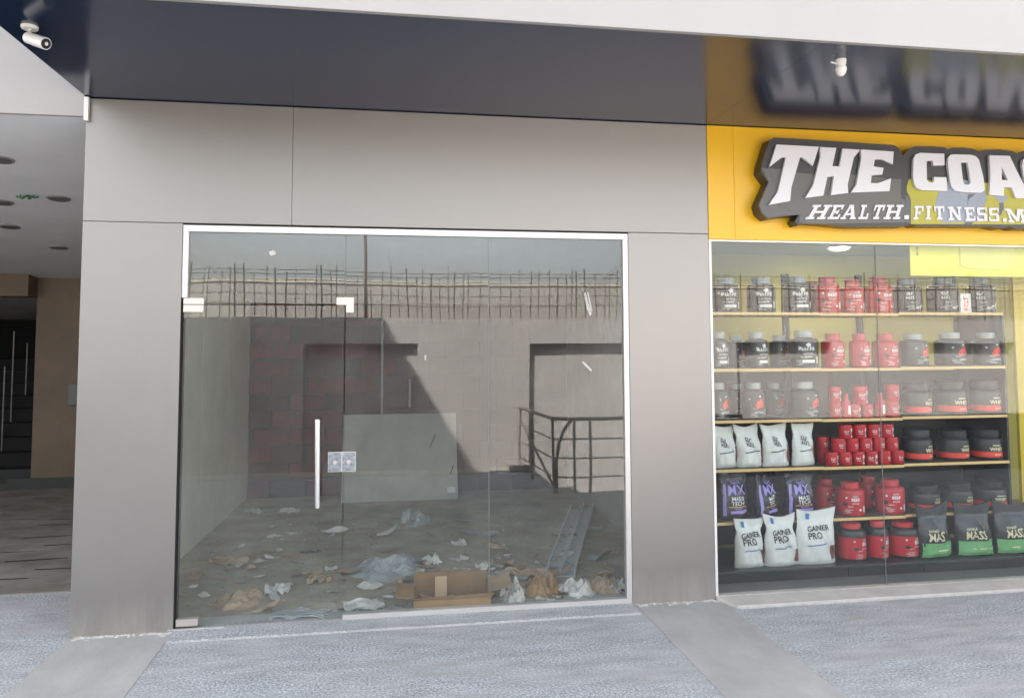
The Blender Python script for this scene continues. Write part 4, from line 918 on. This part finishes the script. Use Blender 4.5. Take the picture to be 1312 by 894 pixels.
# open carton
c = PZ(578, 770, FZ); t = thing('cardboard_carton', 'low open brown cardboard carton against the glass', 'carton', (c.x, .20, FZ), rz=-.04)
w, d, h, th = .50, .27, .115, .005
box('bottom', (-w/2, w/2, -.12, d-.12, 0, th), cardboard, t)
box('side_wall', (-w/2, w/2, -.12-th, -.12, 0, h*.62), cardboard, t); box('side_wall', (-w/2, w/2, d-.12, d-.12+th, 0, h*1.5), mat('cardboard_dark', (.24, .14, .07), .85, var=.15, scale=8), t)
box('side_wall', (-w/2-th, -w/2, -.12, d-.12, 0, h*.75), cardboard, t); box('side_wall', (w/2, w/2+th, -.12, d-.12, 0, h), cardboard, t)
def flap(pts, dv, m=cardboard): obj('flap', MB().prism(pts, dv), m, t)
flap([(-w/2, -.126, h*.62), (w/2, -.126, h*.62), (w/2+.03, -.15, h*.98), (-w/2-.05, -.155, h*.80)], (0, .004, -.003))
flap([(w/2+.006, -.12, h), (w/2+.006, d-.12, h), (w/2+.15, d-.1, h*1.45), (w/2+.14, -.13, h*1.25)], (0, 0, -.004), paper_b)
flap([(-w/2-.006, -.12, h*.75), (-w/2-.006, d-.12, h*.75), (-w/2-.12, d-.1, h*.95), (-w/2-.12, -.12, h*.85)], (0, 0, -.004))
flap([(-.11, .08, .006), (-.03, .085, .006), (-.03, .10, h*1.35), (-.11, .095, h*1.35)], (0, .004, 0), mat('cardboard_pale', (.50, .35, .22), .8))
# steel channels
def channel(u0, v0, u1, v1, lab):
    a, b = PZ(u0, v0, FZ), PZ(u1, v1, FZ); L = (b-a).length; an = math.atan2(b.y-a.y, b.x-a.x)
    t = thing('steel_channel', lab, 'steel channel', (a.x, a.y, FZ), 'steel channels on the shop floor', an)
    w = .055
    box('web', (0, L, -w, w, 0, .003), galv, t); box('flange', (0, L, -w-.003, -w, .0, .045), galv, t); box('flange', (0, L, w, w+.003, 0, .045), galv, t)
    box('lip', (0, L, -w, -w+.012, .042, .045), galv, t); box('lip', (0, L, w-.012, w, .042, .045), galv, t)
channel(727, 738, 754, 650, 'right of two galvanised steel channels lying on the shop floor')
channel(708, 738, 738, 652, 'left of two galvanised steel channels lying on the shop floor')
# board leaning on the bricks
a, b = PZ(438, 640, FZ), PZ(588, 641, FZ); zt = .93
t = thing('leaning_board', 'pale grey board leaning against the dark brick back wall', 'board', ((a.x+b.x)/2, 3.72, FZ)); hw = (b.x-a.x)/2
obj('sheet', MB().prism([(-hw, 0, 0), (hw, 0, 0), (hw, .34, zt), (-hw, .34, zt)], (0, .012, .004)), board_m, t)
obj('sticker', MB().prism([(hw-.12, .0225-.002, .066), (hw-.03, .0225-.002, .066), (hw-.03, .045-.002, .128), (hw-.12, .045-.002, .128)], (0, .001, 0)), WHT, t)
for (x0, z0, x1, z1) in ((.33, .55, .40, .70), (.56, .26, .6, .36)):
    s = lambda z: z*.34/zt-.002
    obj('scrape', MB().prism([(x0, s(z0), z0), (x0+.012, s(z0), z0), (x1+.012, s(z1), z1), (x1, s(z1), z1)], (0, .001, 0)), DRK, t)

# ================================================================== across the yard (seen mirrored in the glass)
YW = -8.5; WT = 2.22
wl = thing('yard_wall', 'long concrete wall with shallow niches across the sunken ramp', 'wall')
box('wall_core', (-16, 19, YW-.5, YW-.19, -2.4, WT-.002), concrete, wl)
nx = [-1.45, 2.5, 6.45, 10.45]; px = -16
for x in nx+[None]:
    x1 = x if x is not None else 19
    box('pier', (px, x1, YW-.189, YW, -2.4, 1.77), concrete, wl); px = x1+1.95
box('wall_head', (-16, 19, YW-.189, YW+.002, 1.7705, WT), concrete, wl)
rb = thing('rebar_fence', 'row of bare rusty reinforcing bars standing on the yard wall', 'rebar', (0, YW-.3, WT))
rm = MB().tube([(0, 0, -.1), (0, 0, 1)], .0085, 6).mesh('bar'); rm.materials.append(rust)
x = -6.0; rr = random.Random(3)
while x < 13.5:
    o = obj('bar', rm, None, rb); o.location = (x, rr.uniform(-.05, .05), 0); o.scale.z = rr.uniform(.72, .98); o.rotation_euler = (rr.uniform(-.04, .04), rr.uniform(-.035, .035), 0)
    k = rr.choice((1, 1, 1, 1.5)); o.scale.x = o.scale.y = k
    x += rr.choice((.16, .17, .17, .09, .2))
for z in (.83, .76, .66, .60, .42, .24):
    obj('cross_bar', MB().tube([(-6+6.5*i/1.0*.5, .07+.01*math.sin(i), z+.012*math.sin(i*2.3)) for i in range(7)], .008, 6), rust, rb)
ph = MY(468, 297, 8.8)
tag(obj('steel_pole', MB().tube([(ph.x, YW-.42, WT-.01), (ph.x, YW-.42, 3.95)], .03, 10), rust), 'thick dark steel pole rising among the bare reinforcing bars', 'pole')
struct('terrace', (-60, 60, -40, YW-.51, -2.9, 1.4), MATS['earth'])
fw_ = thing('far_wall', 'tan rendered boundary wall beyond the reinforcing bars', 'wall', (0, -14, 1.4))
box('wall', (-40, 40, -.3, 0, -.05, 1.85), tan_m, fw_); box('coping', (-40, 40, -.35, .04, 1.851, 1.95), mat('pale_coping', (.6, .57, .5), .8), fw_)
# ramp railing
rl_ = thing('ramp_railing', 'dark tubular steel railing with curved end beside the ramp steps', 'railing', (0, 0, 0))
rail_m = mat('dark_rail_steel', (.42, .37, .32), .4, .4)
def gp_(u, v, z=0): p = MZ(u, v, z); return Vector((p.x, p.y, z))
p1, p2, p3 = MY(668, 590, 5.45), gp_(688, 603), gp_(711, 634); p1.z = 0
p2 = p1.lerp(p3, .4)
q1 = gp_(738, 634); q2 = gp_(758, 634); q3 = q2+Vector((.95, 0, 0)); q4 = q2+Vector((1.9, 0, 0))
Hh = .86
for p in (p1, p2, p3, q1, q2, q3, q4): obj('post', MB().tube([(p.x, p.y, .0), (p.x, p.y, Hh)], .017, 10), rail_m, rl_)
obj('handrail', MB().tube([p1+Vector((-.03, .06, Hh+.02)), p3+Vector((0, 0, Hh+.015)), q1+Vector((0, 0, Hh+.012)), q4+Vector((0, 0, Hh+.012))], .023, 10), rail_m, rl_)
for hz in (.2, .42, .64):
    obj('rail', MB().tube([p1+Vector((0, 0, hz)), p3+Vector((0, 0, hz)), q1+Vector((0, 0, hz)), q4+Vector((0, 0, hz))], .010, 8), rail_m, rl_)
obj('curved_pipe', MB().tube([p3+Vector((.03, 0, .0)), p3+Vector((.035, 0, .35)), p3+Vector((.07, .0, .58)), p3+Vector((.13, .0, .74)), p3+Vector((.22, .0, .86))], .02, 10), rail_m, rl_)
obj('brace', MB().tube([p1+Vector((0, 0, .75)), p3+Vector((-.02, 0, .12))], .018, 8), rail_m, rl_)
st = thing('ramp_step', 'pale stone step block at the head of the ramp', 'step', (p1.x, p1.y, 0))
box('block', (-.16, .14, -.33, .10, .0125, .10), mat('pale_kerb', (1, 1, 1)), st, bevel=.004)

lw = MY(1000, 538, 4.5); lx = MY(858, 538, 4.5).x  # low wall added out of view to darken the lower window reflection
pw = thing('added_dark_wall', 'low dark wall added to darken the lower reflection in the supplement shop glass', 'wall', (lx, -4.5, 0))
box('wall', (0, 9, -.2, 0, .0, lw.z-.04), mat('added_wall_grey', (.12, .12, .13), .8, var=.15, scale=3), pw); box('coping', (-.02, 9, -.22, .02, lw.z-.0395, lw.z), mat('added_wall_cap', (.2, .2, .2), .8), pw)

cr_ = MB(); rr = random.Random(9)
for x0, x1, n in ((XP+.02, XA, 70), (XB-.05, XQ, 60)):
    for i in range(n):
        x = rr.uniform(x0, x1); y = -.004-abs(rr.gauss(0, .02)); q = rr.uniform(.005, .022); zz = rr.uniform(.002, .008)
        cr_.add([(x-q, y-q*.6, .0042), (x+q, y-q*.5, .0042), (x+q*.8, min(-.001, y+q*.6), .0042), (x-q*.7, min(-.001, y+q*.6), .0042), (x, y, .0042+zz)], [(0,1,4),(1,2,4),(2,3,4),(3,0,4),(3,2,1,0)])
tag(obj('cement_crumbs', cr_, mat('dry_cement', (.6, .58, .54), .95, var=.15, scale=30)), 'dried cement crumbs along the foot of the cladding', 'cement', kind='stuff')
